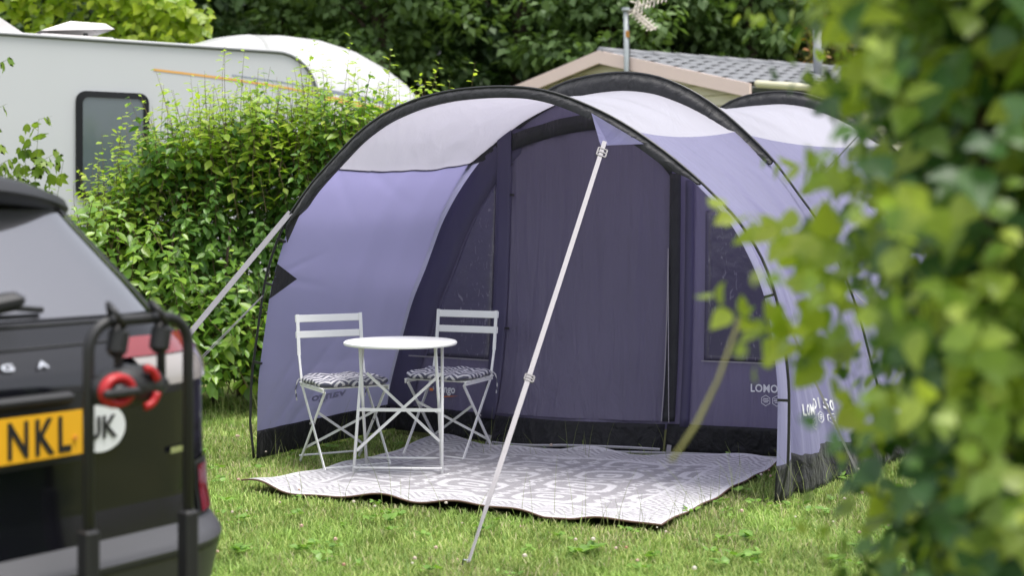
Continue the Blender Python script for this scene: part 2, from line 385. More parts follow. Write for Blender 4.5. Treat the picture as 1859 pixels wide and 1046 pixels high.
# bare poles
for A in (A0, A1, A2):
    t = np.linspace(0, 1, 90)
    o = A.pt(t, -.006); z = o[:, 2]
    push = .03 * np.clip((1.5 - z) / .3, 0, 1) * np.clip(z / .2, 0, 1)
    o2 = np.array([A.pt(tt, -.006 - pp)[0] for tt, pp in zip(t, push)])
    part('pole', MB().tube([tuple(p) for p in o2], .0075, 6), M['pole'], tent, smooth=True, off=TENT0)
# pole clips on the front arch
for side, z in (('L', .55), ('L', 1.0), ('L', 1.25), ('R', .5), ('R', 1.0)):
    tt = A0.tz(z, side); a = A0.pt(tt, .02)[0]; b_ = A0.pt(tt, -.035)[0]
    part('pole_clip', MB().bar(a, b_, .012, .018, (0, 0, 1)), M['pole'], tent, off=TENT0)
# black reinforcing triangle on the left wall edge
def surf_pt(G, q, v):
    a = q * (G.shape[0] - 1); b_ = v * (G.shape[1] - 1); i = min(int(a), G.shape[0] - 2); j = min(int(b_), G.shape[1] - 2); x = a - i; y = b_ - j
    return (G[i, j] * (1 - x) * (1 - y) + G[i + 1, j] * x * (1 - y) + G[i, j + 1] * (1 - x) * y + G[i + 1, j + 1] * x * y)
camv = np.array((0, 0, CAM_H))
def toward(p, d): 
    v_ = camv - p; return p + v_ / np.linalg.norm(v_) * d
tri = [toward(surf_pt(g_left, q, v), .004) for q, v in ((.47, .0), (.54, .13), (.60, .0))]
part('reinforcing_patch', MB().add(tri, [(0, 1, 2)]), M['black_fab'], left_wall, off=TENT0, solid=.002)

# --- front wall with door, in the plane of the second arch
D1 = A1.R - A1.L
def bulge(s, z): return .30 * math.exp(-((s - .38) / .24) ** 2) * math.exp(-max(z, 0) / .55)
def W(s, z, off=0):
    xy = A1.L + s * D1 - AX * (bulge(s, z) + off); return (xy[0], xy[1], z)
prof_l = [(A1.S[i] + .02, A1.Z[i]) for i in range(A1.apex)]; prof_r = [(A1.S[i] - .02, A1.Z[i]) for i in range(A1.apex, len(A1.S))]
def s_left(z): return float(np.interp(z + .07, [p[1] for p in prof_l], [p[0] for p in prof_l]))
def s_right(z): return float(np.interp(-(z + .07), [-p[1] for p in prof_r], [p[0] for p in prof_r]))
def patch(fl, fr, z0, z1, off=0, ns=20, nz=40, wr=0, seed=0, curve=None):
    r = np.random.default_rng(seed); ph = r.uniform(0, 6, 8); fr_ = r.uniform(6, 22, 8); am = r.uniform(.3, 1, 8)
    G = []
    for z in np.linspace(z0, z1, nz):
        row = []
        for k in range(ns):
            a = k / (ns - 1); s_ = fl(z) + (fr(z) - fl(z)) * a
            w = sum(am[i] * math.sin(fr_[i] * s_ * 3 + ph[i] + .6 * z * math.sin(i)) for i in range(8)) * wr * math.sin(math.pi * a) ** .5 if wr else 0
            row.append(W(s_, z + (curve(s_) if curve else 0), off + w))
        G.append(row)
    return np.array(G)
c_ = lambda x: (lambda z: x)
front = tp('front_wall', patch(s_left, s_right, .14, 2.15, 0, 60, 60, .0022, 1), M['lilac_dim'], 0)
# inner band following the arch on the left
def band_r(z): return s_left(z) + .062 + .02 * max(0, z - 1.2)
tp('arch_band', patch(lambda z: s_left(z) - .004, band_r, .16, 1.93, .012, 4, 60), M['band'], .002, parent=front)
# left window
tp('window_pane', patch(lambda z: band_r(z) + .004, c_(.222), .50, 1.72, .007, 14, 40, .001, 3), M['vinyl'], .002, parent=front)
part('window_seam', MB().bar(W(.02, .495, .012), W(.225, .495, .012), .008, .004, (0, 0, 1)), M['grey_web'], front, off=TENT0)
# door with its flap strip and zip cover
door_r = lambda z: .6 - .012 * max(0, z - 1.2) * 3
def door_top(s_): return 1.815 + .13 * math.sin(math.pi * min(1, max(0, (s_ - .26) / .36))) ** .8
G = []
for a in np.linspace(0, 1, 50):
    row = []
    for k in range(40):
        s_ = .262 + (.603 - .262) * k / 39
        zt = 1.80 + .115 * math.sin(math.pi * .5 * min(1, (s_ - .262) / .2)) if s_ < .462 else 1.915 - .30 * ((s_ - .462) / .141) ** 2.2
        z = .19 + (zt - .19) * a
        w = .004 * math.sin(26 * s_ + 2 * z) + .003 * math.sin(61 * s_ + 1) * (1 - a * .5) + .004 * math.sin(47 * s_ - 5 * z + 2) + .006 * math.sin(9 * z - 20 * s_) * math.exp(-z / .4)
        row.append(W(s_, z, .018 + w))
    G.append(row)
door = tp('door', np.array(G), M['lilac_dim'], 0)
top = [(s_, (1.80 + .115 * math.sin(math.pi * .5 * min(1, (s_ - .262) / .2))) if s_ < .462 else 1.915 - .30 * ((s_ - .462) / .141) ** 2.2) for s_ in np.linspace(.262, .603, 40)]
tp('zip_cover', np.array([[W(s_, z + dz, .03 + .008 * math.sin(s_ * 90)) for s_, z in top] for dz in (-.005, .045, .095)]), M['black_fab'], .002, parent=door)
tp('zip_cover', patch(c_(.600), c_(.622), .19, 1.64, .03, 4, 40, .002, 5), M['black_fab'], .002, parent=door)
part('zip_edge', MB().tube([W(.5985, z, .034) for z in np.linspace(.19, 1.2, 14)] + [W(.612, .185, .034)], .003, 5), M['pale_web'], door, off=TENT0)
tp('door_strip', patch(lambda z: .2235 + .006 * math.sin(z), lambda z: .2605, .15, 1.985, .028, 5, 30, .001, 6), M['band'], .002, parent=front)
for z in (1.52, .70):
    part('toggle', MB().bar(W(.262, z, .04), W(.272, z, .04), .014, .006, (0, 0, 1)), M['black_fab'], door, off=TENT0)
# right panel, window, piping
tp('door_post_band', patch(c_(.628), c_(.645), .16, 1.60, .010, 3, 30), M['band'], .002, parent=front)
tp('window_pane', patch(c_(.668), lambda z: min(.86, s_right(z) - .02), .55, 1.42, .009, 14, 30, .001, 8), M['vinyl'], .002, parent=front)
part('window_seam', MB().bar(W(.664, .545, .014), W(.86, .545, .014), .007, .004, (0, 0, 1)), M['grey_web'], front, off=TENT0)
# black bottom of the front wall in three pieces
for a, b_, seed in ((-.01, .258, 1), (.262, .604, 2), (.606, .95, 3)):
    tp('mud_wall', patch(c_(a), c_(b_), .015, .175, .022 if seed == 2 else .012, 24, 8, .0035, 20 + seed), M['mud'], .003, parent=front, label='black mud wall along the bottom')
part('hem_piping', MB().tube([W(s_, .042 - .02 * abs(s_ - .43) / .2 + .008 * math.sin(14 * s_), .04) for s_ in np.linspace(.272, .602, 20)], .008, 5), M['hem'], front, off=TENT0)
part('hem_piping', MB().tube([W(s_, .012, .036) for s_ in np.linspace(.262, .95, 24)], .008, 5), M['hem'], front, off=TENT0)
for s_ in (.262, .618):
    part('peg_loop', MB().bar(W(s_, .0, .05), W(s_, .06, .045), .026, .006, (1, 0, 0)), M['grey_web'], front, off=TENT0)

# --- printed lettering
def text_mesh(body, size=1.0, extrude=0, shear=0, spacing=1):
    cu = bpy.data.curves.new('t', 'FONT'); cu.body = body; cu.size = size; cu.extrude = extrude; cu.shear = shear; cu.space_character = spacing
    cu.resolution_u = 3; cu.offset = .025
    o = bpy.data.objects.new('t', cu); COL.objects.link(o)
    bpy.context.view_layer.update()
    dg = bpy.context.evaluated_depsgraph_get()
    me = bpy.data.meshes.new_from_object(o.evaluated_get(dg)); bpy.data.objects.remove(o)
    return me
def put_text(name, body, mat, fn, parent, off=None, width=None, spacing=1, shear=0):
    """fn maps (0..1 across, 0..1 up) to a point; the text fills that box"""
    me = text_mesh(body, 1, 0, shear, spacing)
    co = np.array([v.co[:] for v in me.vertices]); lo = co.min(0); hi = co.max(0); d = np.maximum(hi - lo, 1e-6)
    for v, c in zip(me.vertices, co):
        v.co = fn((c[0] - lo[0]) / d[0], (c[1] - lo[1]) / d[1])
    me.materials.clear(); me.materials.append(mat); me.name = name
    return obj(name, me, parent, off)
def flat(s0, s1, z0, z1, off=.02): return lambda x, y: W(s0 + (s1 - s0) * x, z0 + (z1 - z0) * y, off)
put_text('printed_text', 'LOMOND II 500', M['print'], flat(.758, .885, .378, .425, .012), front, TENT0, spacing=1.05)
def hexes(fn, n, parent):
    for k in range(n):
        mb = MB(); c = (k + .5) / n; r = .46 / n
        pts = [(c + r * math.cos(R(a)) , .5 + .5 * math.sin(R(a))) for a in range(30, 390, 60)]
        inn = [(c + (x - c) * .88, .5 + (y - .5) * .88) for x, y in pts]
        vs = [fn(*p_) for p_ in pts] + [fn(*p_) for p_ in inn]
        mb.add(vs, [(i, (i + 1) % 6, 6 + (i + 1) % 6, 6 + i) for i in range(6)])
        for dy, wd in ((.62, .5), (.47, .62), (.33, .4)):
            x0, x1 = c - r * wd, c + r * wd
            mb.add([fn(x0, dy), fn(x1, dy), fn(x1, dy + .07), fn(x0, dy + .07)], [(0, 1, 2, 3)])
        part('printed_badge', mb, M['print'], parent, off=TENT0)
hexes(flat(.776, .860, .300, .365, .012), 4, front)
put_text('printed_logo', 'vango', M['print'], flat(.098, .146, .262, .312, .026), front, TENT0)
part('logo_swoosh', MB().add([W(.092, .262, .026), W(.12, .257, .026), W(.158, .266, .026), W(.12, .250, .026)], [(0, 3, 2, 1)]), M['print_orange'], front, off=TENT0)
part('logo_dot', MB().add([W(.079, .30, .026), W(.088, .30, .026), W(.088, .283, .026), W(.079, .283, .026)], [(0, 3, 2, 1)]), M['print_orange'], front, off=TENT0)
# mirrored print showing through the left wall
def on_surf(G, q0, q1, v0, v1, d, tilt=0): return lambda x, y: toward(surf_pt(G, q0 + (q1 - q0) * y + tilt * x, v0 + (v1 - v0) * x), d)
put_text('printed_logo', 'vango', M['print_faint'], on_surf(g_left, .055, .085, .62, .36, .006, .0), left_wall, TENT0)
# print on the outside of the right wall
put_text('printed_text', 'LOMOND II 500', M['print'], on_surf(g_right, .905, .875, .30, .64, .010, .008), right_wall, TENT0, spacing=1.05)
hexes(on_surf(g_right, .944, .912, .36, .64, .010, .008), 4, right_wall)

# --- guys
def strap(name, p, q, w, mat, side, t=.003, sagz=0, nseg=10, twist=0):
    p, q = Vector(p), Vector(q); d = (q - p).normalized(); sd_ = Vector(side); sd0 = (sd_ - d * sd_.dot(d)).normalized()
    A = []; B = []
    for k in range(nseg + 1):
        a = k / nseg; c = p.lerp(q, a) - Vector((0, 0, sagz * 4 * a * (1 - a))); sd_ = Matrix.Rotation(R(twist) * min(1, max(0, (a - .78) / .15)), 3, d) @ sd0
        A.append(c + sd_ * w / 2); B.append(c - sd_ * w / 2)
    return part(name, MB().strip(A, B), mat, tent, off=TENT0, solid=t)
ta = A0.tz(1.93, 'R') - .002
top_p = Vector(A0.pt(ta + .030, .115, .06)[0])
peg = Vector((-.172, 5.60, .0))
a = A0.pt(ta + .002, .02, .02)[0]; b_ = A0.pt(ta + .058, .02, .02)[0]
tipl = top_p + Vector((-.022, 0, -.01)); tipr = top_p + Vector((.022, 0, -.01))
part('guy_tab', MB().add([a, b_, tipr, tipl], [(0, 1, 2, 3)]), M['lilac'], tent, off=TENT0, solid=.003)
strap('guy_strap', top_p + Vector((0, 0, .01)), peg + Vector((0, 0, .02)), .022, M['pale_web'], (1, .25, 0), sagz=.006, nseg=40, twist=65)
def buckle(c, d, w=.05, h=.055):
    d = Vector(d).normalized(); sd_ = Vector((1, .25, 0)); sd_ = (sd_ - d * sd_.dot(d)).normalized(); n_ = d.cross(sd_)
    if n_.y > 0: n_ = -n_
    c = Vector(c) + n_ * .006; mb = MB()
    for s_ in (-1, 1): mb.bar(c + sd_ * s_ * w / 2 - d * h / 2, c + sd_ * s_ * w / 2 + d * h / 2, .007, .008, sd_)
    for k in (-1, 0, 1): mb.bar(c - sd_ * w / 2 + d * k * h / 2, c + sd_ * w / 2 + d * k * h / 2, .007, .008, d)
    part('buckle', mb, M['buckle'], tent, off=TENT0)
dd = peg - top_p
buckle(top_p + dd * .03, dd, .046, .05); buckle(top_p + dd * .615, dd, .04, .03)
part('peg', MB().tube([peg + Vector((.02, .05, -.1)), peg + Vector((0, 0, .03)), peg + Vector((-.02, -.02, .035)), peg + Vector((-.022, -.025, .015))], .004, 6), M['chrome'], tent, off=TENT0)
pl = A0.pt(A0.tz(1.40, 'L'), -.02)[0]
strap('guy_strap', pl, (-2.38, 7.83, .01), .036, M['grey_web'], (.78, 0, .63))
part('guy_tab', MB().add([A0.pt(A0.tz(1.58, 'L'), .0)[0], A0.pt(A0.tz(1.25, 'L'), .035)[0], A0.pt(A0.tz(1.30, 'L'), -.0)[0], pl], [(0, 1, 2, 3)]), M['black_fab'], tent, off=TENT0, solid=.003)
for dz in (0, .03):
    pl2 = A0.pt(A0.tz(.93 + dz * .2, 'L'), -.03)[0]
    part('guy_line', MB().tube([pl2, (-2.27 - dz, 7.83, .02)], .0024, 5), M['grey_web'], tent, off=TENT0)
pr = A0.pt(A0.tz(1.08, 'R'), -.02)[0]
strap('guy_strap', pr, (1.75, 7.0, .02), .011, M['pale_web'], (1, 0, .3))
pr1 = A1.pt(A1.tz(1.0, 'R'), -.02)[0]
part('guy_line', MB().tube([pr1, (2.75, 7.3, .02)], .003, 5), M['pale_web'], tent, off=TENT0)
pr2 = A2.pt(A2.tz(2.02, 'R'), -.03)[0]; pr3 = A1.pt(A1.tz(1.50, 'R'), -.05)[0]
part('guy_line', MB().tube([pr2, pr3], .005, 5), M['pole'], tent, off=TENT0)

# ------------------------------------------------------------------ rug
RA, RB, RC, RD = (np.array(v) for v in ((-1.38, 7.2), (.655, 6.25), (1.48, 7.88), (-.52, 8.47)))
NU, NV = 420, 330
U, V = np.meshgrid(np.linspace(0, 1, NU), np.linspace(0, 1, NV))          # V rows
rx, ry = U * 2.25, V * 1.95
pat = np.zeros_like(U)
def fr(x): return x - np.floor(x)
# field: rows of elongated hexagon frames, stars and small diamonds, with a serrated outline
q = np.round(rx / .012) * .012; w = np.round(ry / .012) * .012
bu, bv = .52, .38                                   # one block: octagon frame, a column and a row of small stars
ux = fr((q - .30) / bu) * bu; vy = fr((w - .30 + .19 * (np.floor((q - .30) / bu) % 2)) / bv) * bv
dx, dy = np.abs(ux - .19), np.abs(vy - .12); ser = .010 * np.floor(fr(q / .048) * 2)
def octo(hx, hy, cut): return (dx < hx) & (dy < hy) & (dx + dy < hx + hy - cut)
frame = octo(.185 - ser, .120, .06) & ~octo(.145 - ser, .082, .045)
inner = octo(.075, .042, .03) & ~octo(.04, .018, .012)
cx = np.abs(ux - .455); cy = np.abs(fr(vy / .095) - .5) * .095
ex = np.abs(fr(ux / .13) - .5) * .13; ey = np.abs(vy - .315)
stars = (((cx + cy < .046) & (cx + cy > .016)) & (ux > .39)) | (((ex + ey < .052) & (ex + ey > .018)) & (vy > .25) & (ux < .39))
pat = (frame | inner | stars) * 1.0
# borders: chevron lines along all four sides
edge_u = np.minimum(rx, 2.25 - rx); edge_v = np.minimum(ry, 1.95 - ry)
d = np.minimum(edge_u, edge_v); along = np.where(edge_u < edge_v, ry, rx)
zig = np.abs(fr(along / .16) - .5) * .16
bord = d < .27
chev = fr((d + zig * 1.1) / .05) < .52
pat = np.where(bord, chev * 1.0, pat)
pat = np.where(bord & (np.abs(fr(along / .32) - .5) * .32 + np.abs(d - .15) < .06), fr((np.abs(fr(along / .32) - .5) * .32 + np.abs(d - .15)) / .03) < .5, pat)
pat = np.where((d < .035), 1.0, pat); pat = np.where((d > .26) & (d < .285), 1.0, pat)
xy = ((RA[None, None] * (1 - U)[..., None] + RB[None, None] * U[..., None]) * (1 - V)[..., None] + (RD[None, None] * (1 - U)[..., None] + RC[None, None] * U[..., None]) * V[..., None])
wave = np.sin(rx * 9 + 1) * .5 + np.sin(rx * 5.2 + 2.1) * .6 + .4 * np.sin(rx * 17 + ry * 4)
wave = wave * np.clip((2.25 - rx) / .35, 0, 1)
lift = np.exp(-ry / .16) * (.010 + .017 * wave) + np.exp(-(1.95 - ry) / .14) * (.022 + .012 * np.sin(rx * 7 + .4) + .008 * np.sin(rx * 13.))
zr = .024 + np.maximum(lift, -.008) + .004 * np.sin(rx * 11 + ry * 7) + .004 * np.sin(ry * 14 - rx * 3) + .045 * np.exp(-((rx - .18) ** 2 + (ry - 1.8) ** 2) / .04)
edge_shift = np.exp(-ry / .08) * .018 * wave
xy = xy + edge_shift[..., None] * np.array((.42, .9))[None, None]
vv = np.dstack([xy, zr]).reshape(-1, 3)
ii = (np.arange(NV - 1)[:, None] * NU + np.arange(NU - 1)[None]).ravel()
me = mesh_np('rug', vv, np.column_stack([ii, ii + 1, ii + NU + 1, ii + NU]), None, True)
at_ = me.attributes.new('weave', 'FLOAT', 'POINT'); at_.data.foreach_set('value', pat.ravel().astype(np.float32))
m, n, l, p, out = nt('woven rug')
a_ = n.new('ShaderNodeAttribute'); a_.attribute_name = 'weave'
tc = n.new('ShaderNodeTexCoord')
no = n.new('ShaderNodeTexNoise'); no.inputs['Scale'].default_value = 90; l.new(tc.outputs['Object'], no.inputs['Vector'])
mx = n.new('ShaderNodeMix'); mx.data_type = 'RGBA'; mx.inputs[6].default_value = (.30, .29, .305, 1); mx.inputs[7].default_value = (.53, .52, .54, 1)
l.new(a_.outputs['Fac'], mx.inputs[0])
mm = n.new('ShaderNodeMix'); mm.data_type = 'RGBA'; mm.blend_type = 'OVERLAY'; mm.inputs[0].default_value = .3; l.new(mx.outputs[2], mm.inputs[6]); l.new(no.outputs['Fac'], mm.inputs[7])
l.new(mm.outputs[2], p.inputs['Base Color']); p.inputs['Roughness'].default_value = .55; p.inputs['Specular IOR Level'].default_value = .3
wv = n.new('ShaderNodeTexWave'); wv.inputs['Scale'].default_value = 90; wv.bands_direction = 'DIAGONAL'; l.new(tc.outputs['Object'], wv.inputs['Vector'])
b = n.new('ShaderNodeBump'); b.inputs['Strength'].default_value = .25; b.inputs['Distance'].default_value = .003; l.new(wv.outputs['Fac'], b.inputs['Height']); l.new(b.outputs[0], p.inputs['Normal'])
me.materials.append(m)
rug = tag(obj('outdoor_rug', me), 'grey and white patterned woven outdoor rug lying on the grass before the tent', 'rug')
brown = mat_plain('brown rug underside', (.10, .055, .035, 1), .8)
und = vv.reshape(NV, NU, 3)[::6, ::6].copy(); und[..., 2] -= .006
mb = MB().grid(und)
eb = np.concatenate([vv.reshape(NV, NU, 3)[0, ::4], vv.reshape(NV, NU, 3)[::4, -1]]); 
part('underside', mb, brown, rug, smooth=True)
part('edge_binding', MB().tube([tuple(p_ - np.array((0, 0, .004))) for p_ in eb], .005, 5), brown, rug)

# ------------------------------------------------------------------ bistro table
tab = thing('bistro_table', 'round white metal folding bistro table standing on the rug between two chairs', 'table', (-.598, 7.62, .02), R(-3))
mb = MB().lathe([(0, .700), (.28, .700), (.296, .699), (.303, .694), (.304, .686), (.300, .680), (.296, .690), (0, .690)], n=64)
part('table_top', mb, M['white_metal'], tab, shade_angle=35)
for sx in (-1, 1):
    # near foot leg rises to the back, far foot leg rises to the front
    part('leg', MB().tube([(sx * .235, -.11, .0), (sx * .225, 0, .36), (sx * .215, .10, .69)], .0085, 8), M['white_metal'], tab, smooth=True)
    part('leg', MB().tube([(sx * .205, .15, .0), (sx * .205, .02, .36), (sx * .2, -.12, .69)], .0085, 8), M['white_metal'], tab, smooth=True)
part('stretcher', MB().bar((-.222, -.015, .33), (.222, -.015, .33), .018, .006, (0, 0, 1)), M['white_metal'], tab)
part('foot_bar', MB().tube([(-.233, -.11, .035), (.233, -.11, .035)], .006, 8), M['white_metal'], tab, smooth=True)
part('foot_bar', MB().tube([(-.205, .15, .045), (.205, .15, .045)], .006, 8), M['white_metal'], tab, smooth=True)
part('cross_brace', MB().bar((-.225, -.075, .12), (.215, .04, .52), .015, .004, (0, 0, 1)), M['white_metal'], tab)
part('cross_brace', MB().bar((.205, .07, .15), (-.19, .05, .52), .015, .004, (0, 0, 1)), M['white_metal'], tab)
part('foot_hook', MB().tube([(.235, -.11, .002), (.26, -.13, .004), (.275, -.125, .008)], .006, 6), M['white_metal'], tab, smooth=True)

# ------------------------------------------------------------------ bistro chairs and cushions
def chair(name, label, loc, fwd, group):
    rz = math.atan2(fwd[1], fwd[0]) - R(90)
    c = thing(name, label, 'chair', loc, rz, group)
    w = .19; wm = M['white_metal']
    for sx in (-1, 1):
        x = sx * w
        f_ = [Vector(q_) for q_ in ((x, .225, 0), (x, -.165, .44), (x, -.215, .60), (x, -.245, .83))]
        mb = MB().bar(f_[0], f_[1], .019, .006, (0, 1, 0)).bar(f_[1], f_[2], .012, .010, (1, 0, 0)).bar(f_[2], f_[3], .019, .006, (1, 0, 0))
        part('front_leg', mb, wm, c)
        part('back_leg', MB().bar((x * .93, -.235, 0), (x * .93, .175, .435), .019, .006, (0, 1, 0)), wm, c)
        part('seat_rail', MB().bar((x, -.19, .44), (x, .185, .44), .02, .006, (0, 0, 1)), wm, c)
        part('pivot_bolt', MB().tube([(x * 1.06, 0, .243), (x * .9, 0, .243)], .007, 8), M['grey_web'], c)
    for z, y_, h in ((.805, -.250, .042), (.715, -.238, .040)):
        rot = Matrix.Rotation(R(8), 3, 'X')
        part('back_slat', MB().box((0, y_, z), (.405, .010, h), rot, .003), wm, c)
    for k in range(6):
        part('seat_slat', MB().box((0, -.165 + k * .064, .452), (.40, .045, .008), None, .002), wm, c)
    part('foot_bar', MB().tube([(-w, .205, .025), (w, .205, .025)], .006, 6), wm, c)
    part('foot_bar', MB().tube([(-w, -.21, .035), (w, -.21, .035)], .006, 6), wm, c)
    part('cross_brace', MB().bar((-w * .93, -.16, .08), (w * .93, .06, .31), .014, .004, (0, 0, 1)), wm, c)
    part('cross_brace', MB().bar((w * .93, -.155, .085), (-w * .93, .055, .305), .014, .004, (0, 0, 1)), wm, c)
    return c, rz
m, n, l, p, out = nt('zigzag cushion cotton')
tc = n.new('ShaderNodeTexCoord'); sp = n.new('ShaderNodeSeparateXYZ'); l.new(tc.outputs['Object'], sp.inputs[0])
def mth(op, a, b=None):
    k = n.new('ShaderNodeMath'); k.operation = op
    for i, v in enumerate((a, b)):
        if v is None: continue
        if isinstance(v, (int, float)): k.inputs[i].default_value = v
        else: l.new(v, k.inputs[i])
    return k.outputs[0]
fx = mth('FRACT', mth('MULTIPLY', sp.outputs[0], 1 / .10))
zz = mth('MULTIPLY', mth('ABSOLUTE', mth('SUBTRACT', fx, .5)), .10 * 1.1)
yy = mth('ADD', mth('SUBTRACT', sp.outputs[1], sp.outputs[2]), zz)
st = mth('GREATER_THAN', mth('FRACT', mth('MULTIPLY', yy, 1 / .046)), .5)
mx = n.new('ShaderNodeMix'); mx.data_type = 'RGBA'; mx.inputs[6].default_value = (.085, .085, .125, 1); mx.inputs[7].default_value = (.55, .54, .57, 1); l.new(st, mx.inputs[0])
l.new(mx.outputs[2], p.inputs['Base Color']); p.inputs['Roughness'].default_value = .8
M['zigzag'] = m
def cushion(label, loc, rz, seed):
    r = np.random.default_rng(seed)
    c = thing('seat_cushion', label, 'cushion', loc, rz, 'zigzag seat cushions')
    G = []; N_ = 26
    for lay in range(2):
        pass
    ang = np.linspace(0, 2 * math.pi, 64, endpoint=False)
    def rr(k):   # rounded square outline
        return .205 / (np.abs(np.cos(ang)) ** 6 + np.abs(np.sin(ang)) ** 6) ** (1 / 6) * k
    prof = [(0, .004), (.55, .003), (.88, .001), (.97, .006), (1.0, .017), (.98, .029), (.9, .037), (.6, .042), (.25, .040), (0, .039)]
    ph = r.uniform(0, 6, 4)
    wob = 1 + .012 * np.sin(ang * 5 + ph[0]) + .01 * np.sin(ang * 9 + ph[1])
    vs = []
    for k, z in prof:
        rad = rr(max(k, .001)) * wob
        zz_ = z + (.004 * np.sin(ang * 6 + ph[2]) + .003 * np.sin(ang * 11 + ph[3])) * (1 if k > .5 else .3)
        zz_ = np.maximum(zz_, .0005)
        vs += list(zip(rad * np.cos(ang), rad * np.sin(ang), zz_))
    fs = [(i * 64 + j, i * 64 + (j + 1) % 64, (i + 1) * 64 + (j + 1) % 64, (i + 1) * 64 + j) for i in range(len(prof) - 1) for j in range(64)]
    part('pad', MB().add(vs, fs), M['zigzag'], c, smooth=True)
    for sx in (-1, 1):
        part('tie', MB().tube([(sx * .19, -.19, .02), (sx * .205, -.2, .0), (sx * .215, -.205, -.05), (sx * .205, -.21, -.11)], .004, 5), M['zigzag'], c)
    return c
c1, rz1 = chair('bistro_chair', 'white folding bistro chair left of the table, half on the grass', (-.935, 7.93, .0), (.46, -.888), 'white bistro chairs')
c2, rz2 = chair('bistro_chair', 'white folding bistro chair behind the table, in front of the tent window', (-.365, 8.25, .0), (-.40, -.917), 'white bistro chairs')
cushion('blue and white zigzag cushion on the chair left of the table', (-.935, 7.93, .457), rz1, 1)
cushion('blue and white zigzag cushion on the chair behind the table', (-.365, 8.25, .457), rz2, 2)

# ------------------------------------------------------------------ car
CAR = Vector((-1.247, 3.395, 0)); CA = R(52); EU = Vector((math.cos(CA), math.sin(CA), 0)); EW = Vector((-math.sin(CA), math.cos(CA), 0))
car = thing('parked_car', 'black estate car parked with its tailgate towards the tent, yellow number plate', 'car', CAR, CA)
# local axes of the root: x = car's right (u), y = forwards (w)
LV = np.array([  # z, half width, rear w, front w, corner radius across, corner depth
    (.20, .78, .16, 4.30, .30, .30), (.26, .82, .05, 4.42, .30, .30), (.36, .848, -.01, 4.50, .30, .30), (.46, .853, -.035, 4.52, .30, .30), (.49, .855, -.045, 4.52, .30, .30), (.505, .855, -.035, 4.52, .30, .30),
    (.54, .86, .010, 4.52, .31, .31), (.545, .868, .015, 4.51, .32, .32), (.62, .87, .025, 4.5, .34, .34), (.78, .872, .028, 4.47, .36, .36), (.90, .872, .03, 4.42, .36, .36),
    (.955, .868, .035, 4.36, .36, .36), (.985, .864, .05, 4.2, .36, .36), (1.02, .852, .075, 3.95, .36, .36), (1.05, .835, .10, 3.75, .36, .36), (1.09, .80, .125, 3.45, .34, .36),
    (1.12, .765, .145, 3.25, .30, .36), (1.20, .735, .205, 3.05, .27, .36), (1.30, .695, .285, 2.80, .25, .36), (1.40, .655, .365, 2.5, .23, .36), (1.47, .628, .42, 2.3, .21, .36),
    (1.52, .605, .47, 2.12, .22, .36), (1.56, .57, .54, 1.98, .25, .4), (1.60, .50, .68, 1.8, .28, .4), (1.625, .38, .9, 1.6, .25, .35), (1.635, .15, 1.1, 1.4, .1, .15)])
LV[:, 0] = np.where(LV[:, 0] > 1.12, 1.12 + (LV[:, 0] - 1.12) * .80, LV[:, 0])
zf = np.unique(np.concatenate([np.linspace(.20, 1.532, 90), LV[:, 0]]))
def lev(z): return [np.interp(z, LV[:, 0], LV[:, k]) for k in range(1, 6)]
def outline(z, n_rear=24, n_c=16, n_s=14):
    hw, wr, wf, rr_, rd = lev(z); pts = []
    rr_ = min(rr_, hw * .95); conv = .05
    us = np.linspace(0, hw - rr_, n_rear)
    for u in us: pts.append((u, wr + conv * (u / hw) ** 2))
    w0 = wr + conv * ((hw - rr_) / hw) ** 2
    for a in np.linspace(0, math.pi / 2, n_c)[1:]:
        pts.append((hw - rr_ + rr_ * math.sin(a), w0 + rd * (1 - math.cos(a))))
    w1 = w0 + rd; fr_ = .4
    for w_ in np.linspace(w1, max(wf - fr_, w1 + .05), n_s)[1:]: pts.append((hw, w_))
    for a in np.linspace(0, math.pi / 2, 12)[1:]:
        pts.append((hw - hw * .45 * (1 - math.cos(a)), max(wf - fr_, w1 + .05) + fr_ * math.sin(a)))
    pts.append((0, max(wf, w1 + .05 + fr_)))
    return np.array(pts)
rings = []
for z in zf:
    o_ = outline(z); full = np.concatenate([o_, (o_[::-1] * np.array((-1, 1)))[1:-1]])
    rings.append(np.column_stack([full, np.full(len(full), z)]))
rings = np.array(rings); nr = rings.shape[1]
m_paint = mat_plain('black car paint', (.006, .006, .009, 1), .10, coat=0, spec=.6)
m_bump = mat_plain('grey bumper plastic', (.055, .055, .062, 1), .42, bump=.1, bscale=500)
m_blackp = mat_plain('satin black plastic', (.012, .012, .014, 1), .45)
m_glassc = mat_plain('reflective privacy glass', (.20, .20, .22, 1), .05, metal=.75, coat=1)
m_red = mat_plain('red lens', (.20, .012, .018, 1), .12, coat=1)
m_clear = mat_plain('clear lens', (.32, .29, .28, 1), .15, coat=1)
m_tyre = mat_plain('tyre rubber', (.02, .02, .02, 1), .85); m_rim = mat_plain('alloy', (.5, .5, .52, 1), .3, metal=1)
def ring_mesh(sel):
    zs = [i for i in range(len(zf)) if sel(zf[i])]
    mb = MB(); vs = []; 
    for i in zs: vs += rings[i].tolist()
    fs = [(a * nr + j, a * nr + (j + 1) % nr, (a + 1) * nr + (j + 1) % nr, (a + 1) * nr + j) for a in range(len(zs) - 1) for j in range(nr)]
    mb.add(vs, fs); return mb
top_ring = MB()
body_mb = ring_mesh(lambda z: z >= .545 - 1e-6)
k0 = len(body_mb.v); body_mb.f.append(tuple(range(k0 - nr, k0)))
body = part('body', body_mb, m_paint, car, shade_angle=40)
part('bumper', ring_mesh(lambda z: z <= .545 + 1e-6), m_bump, car, shade_angle=30)
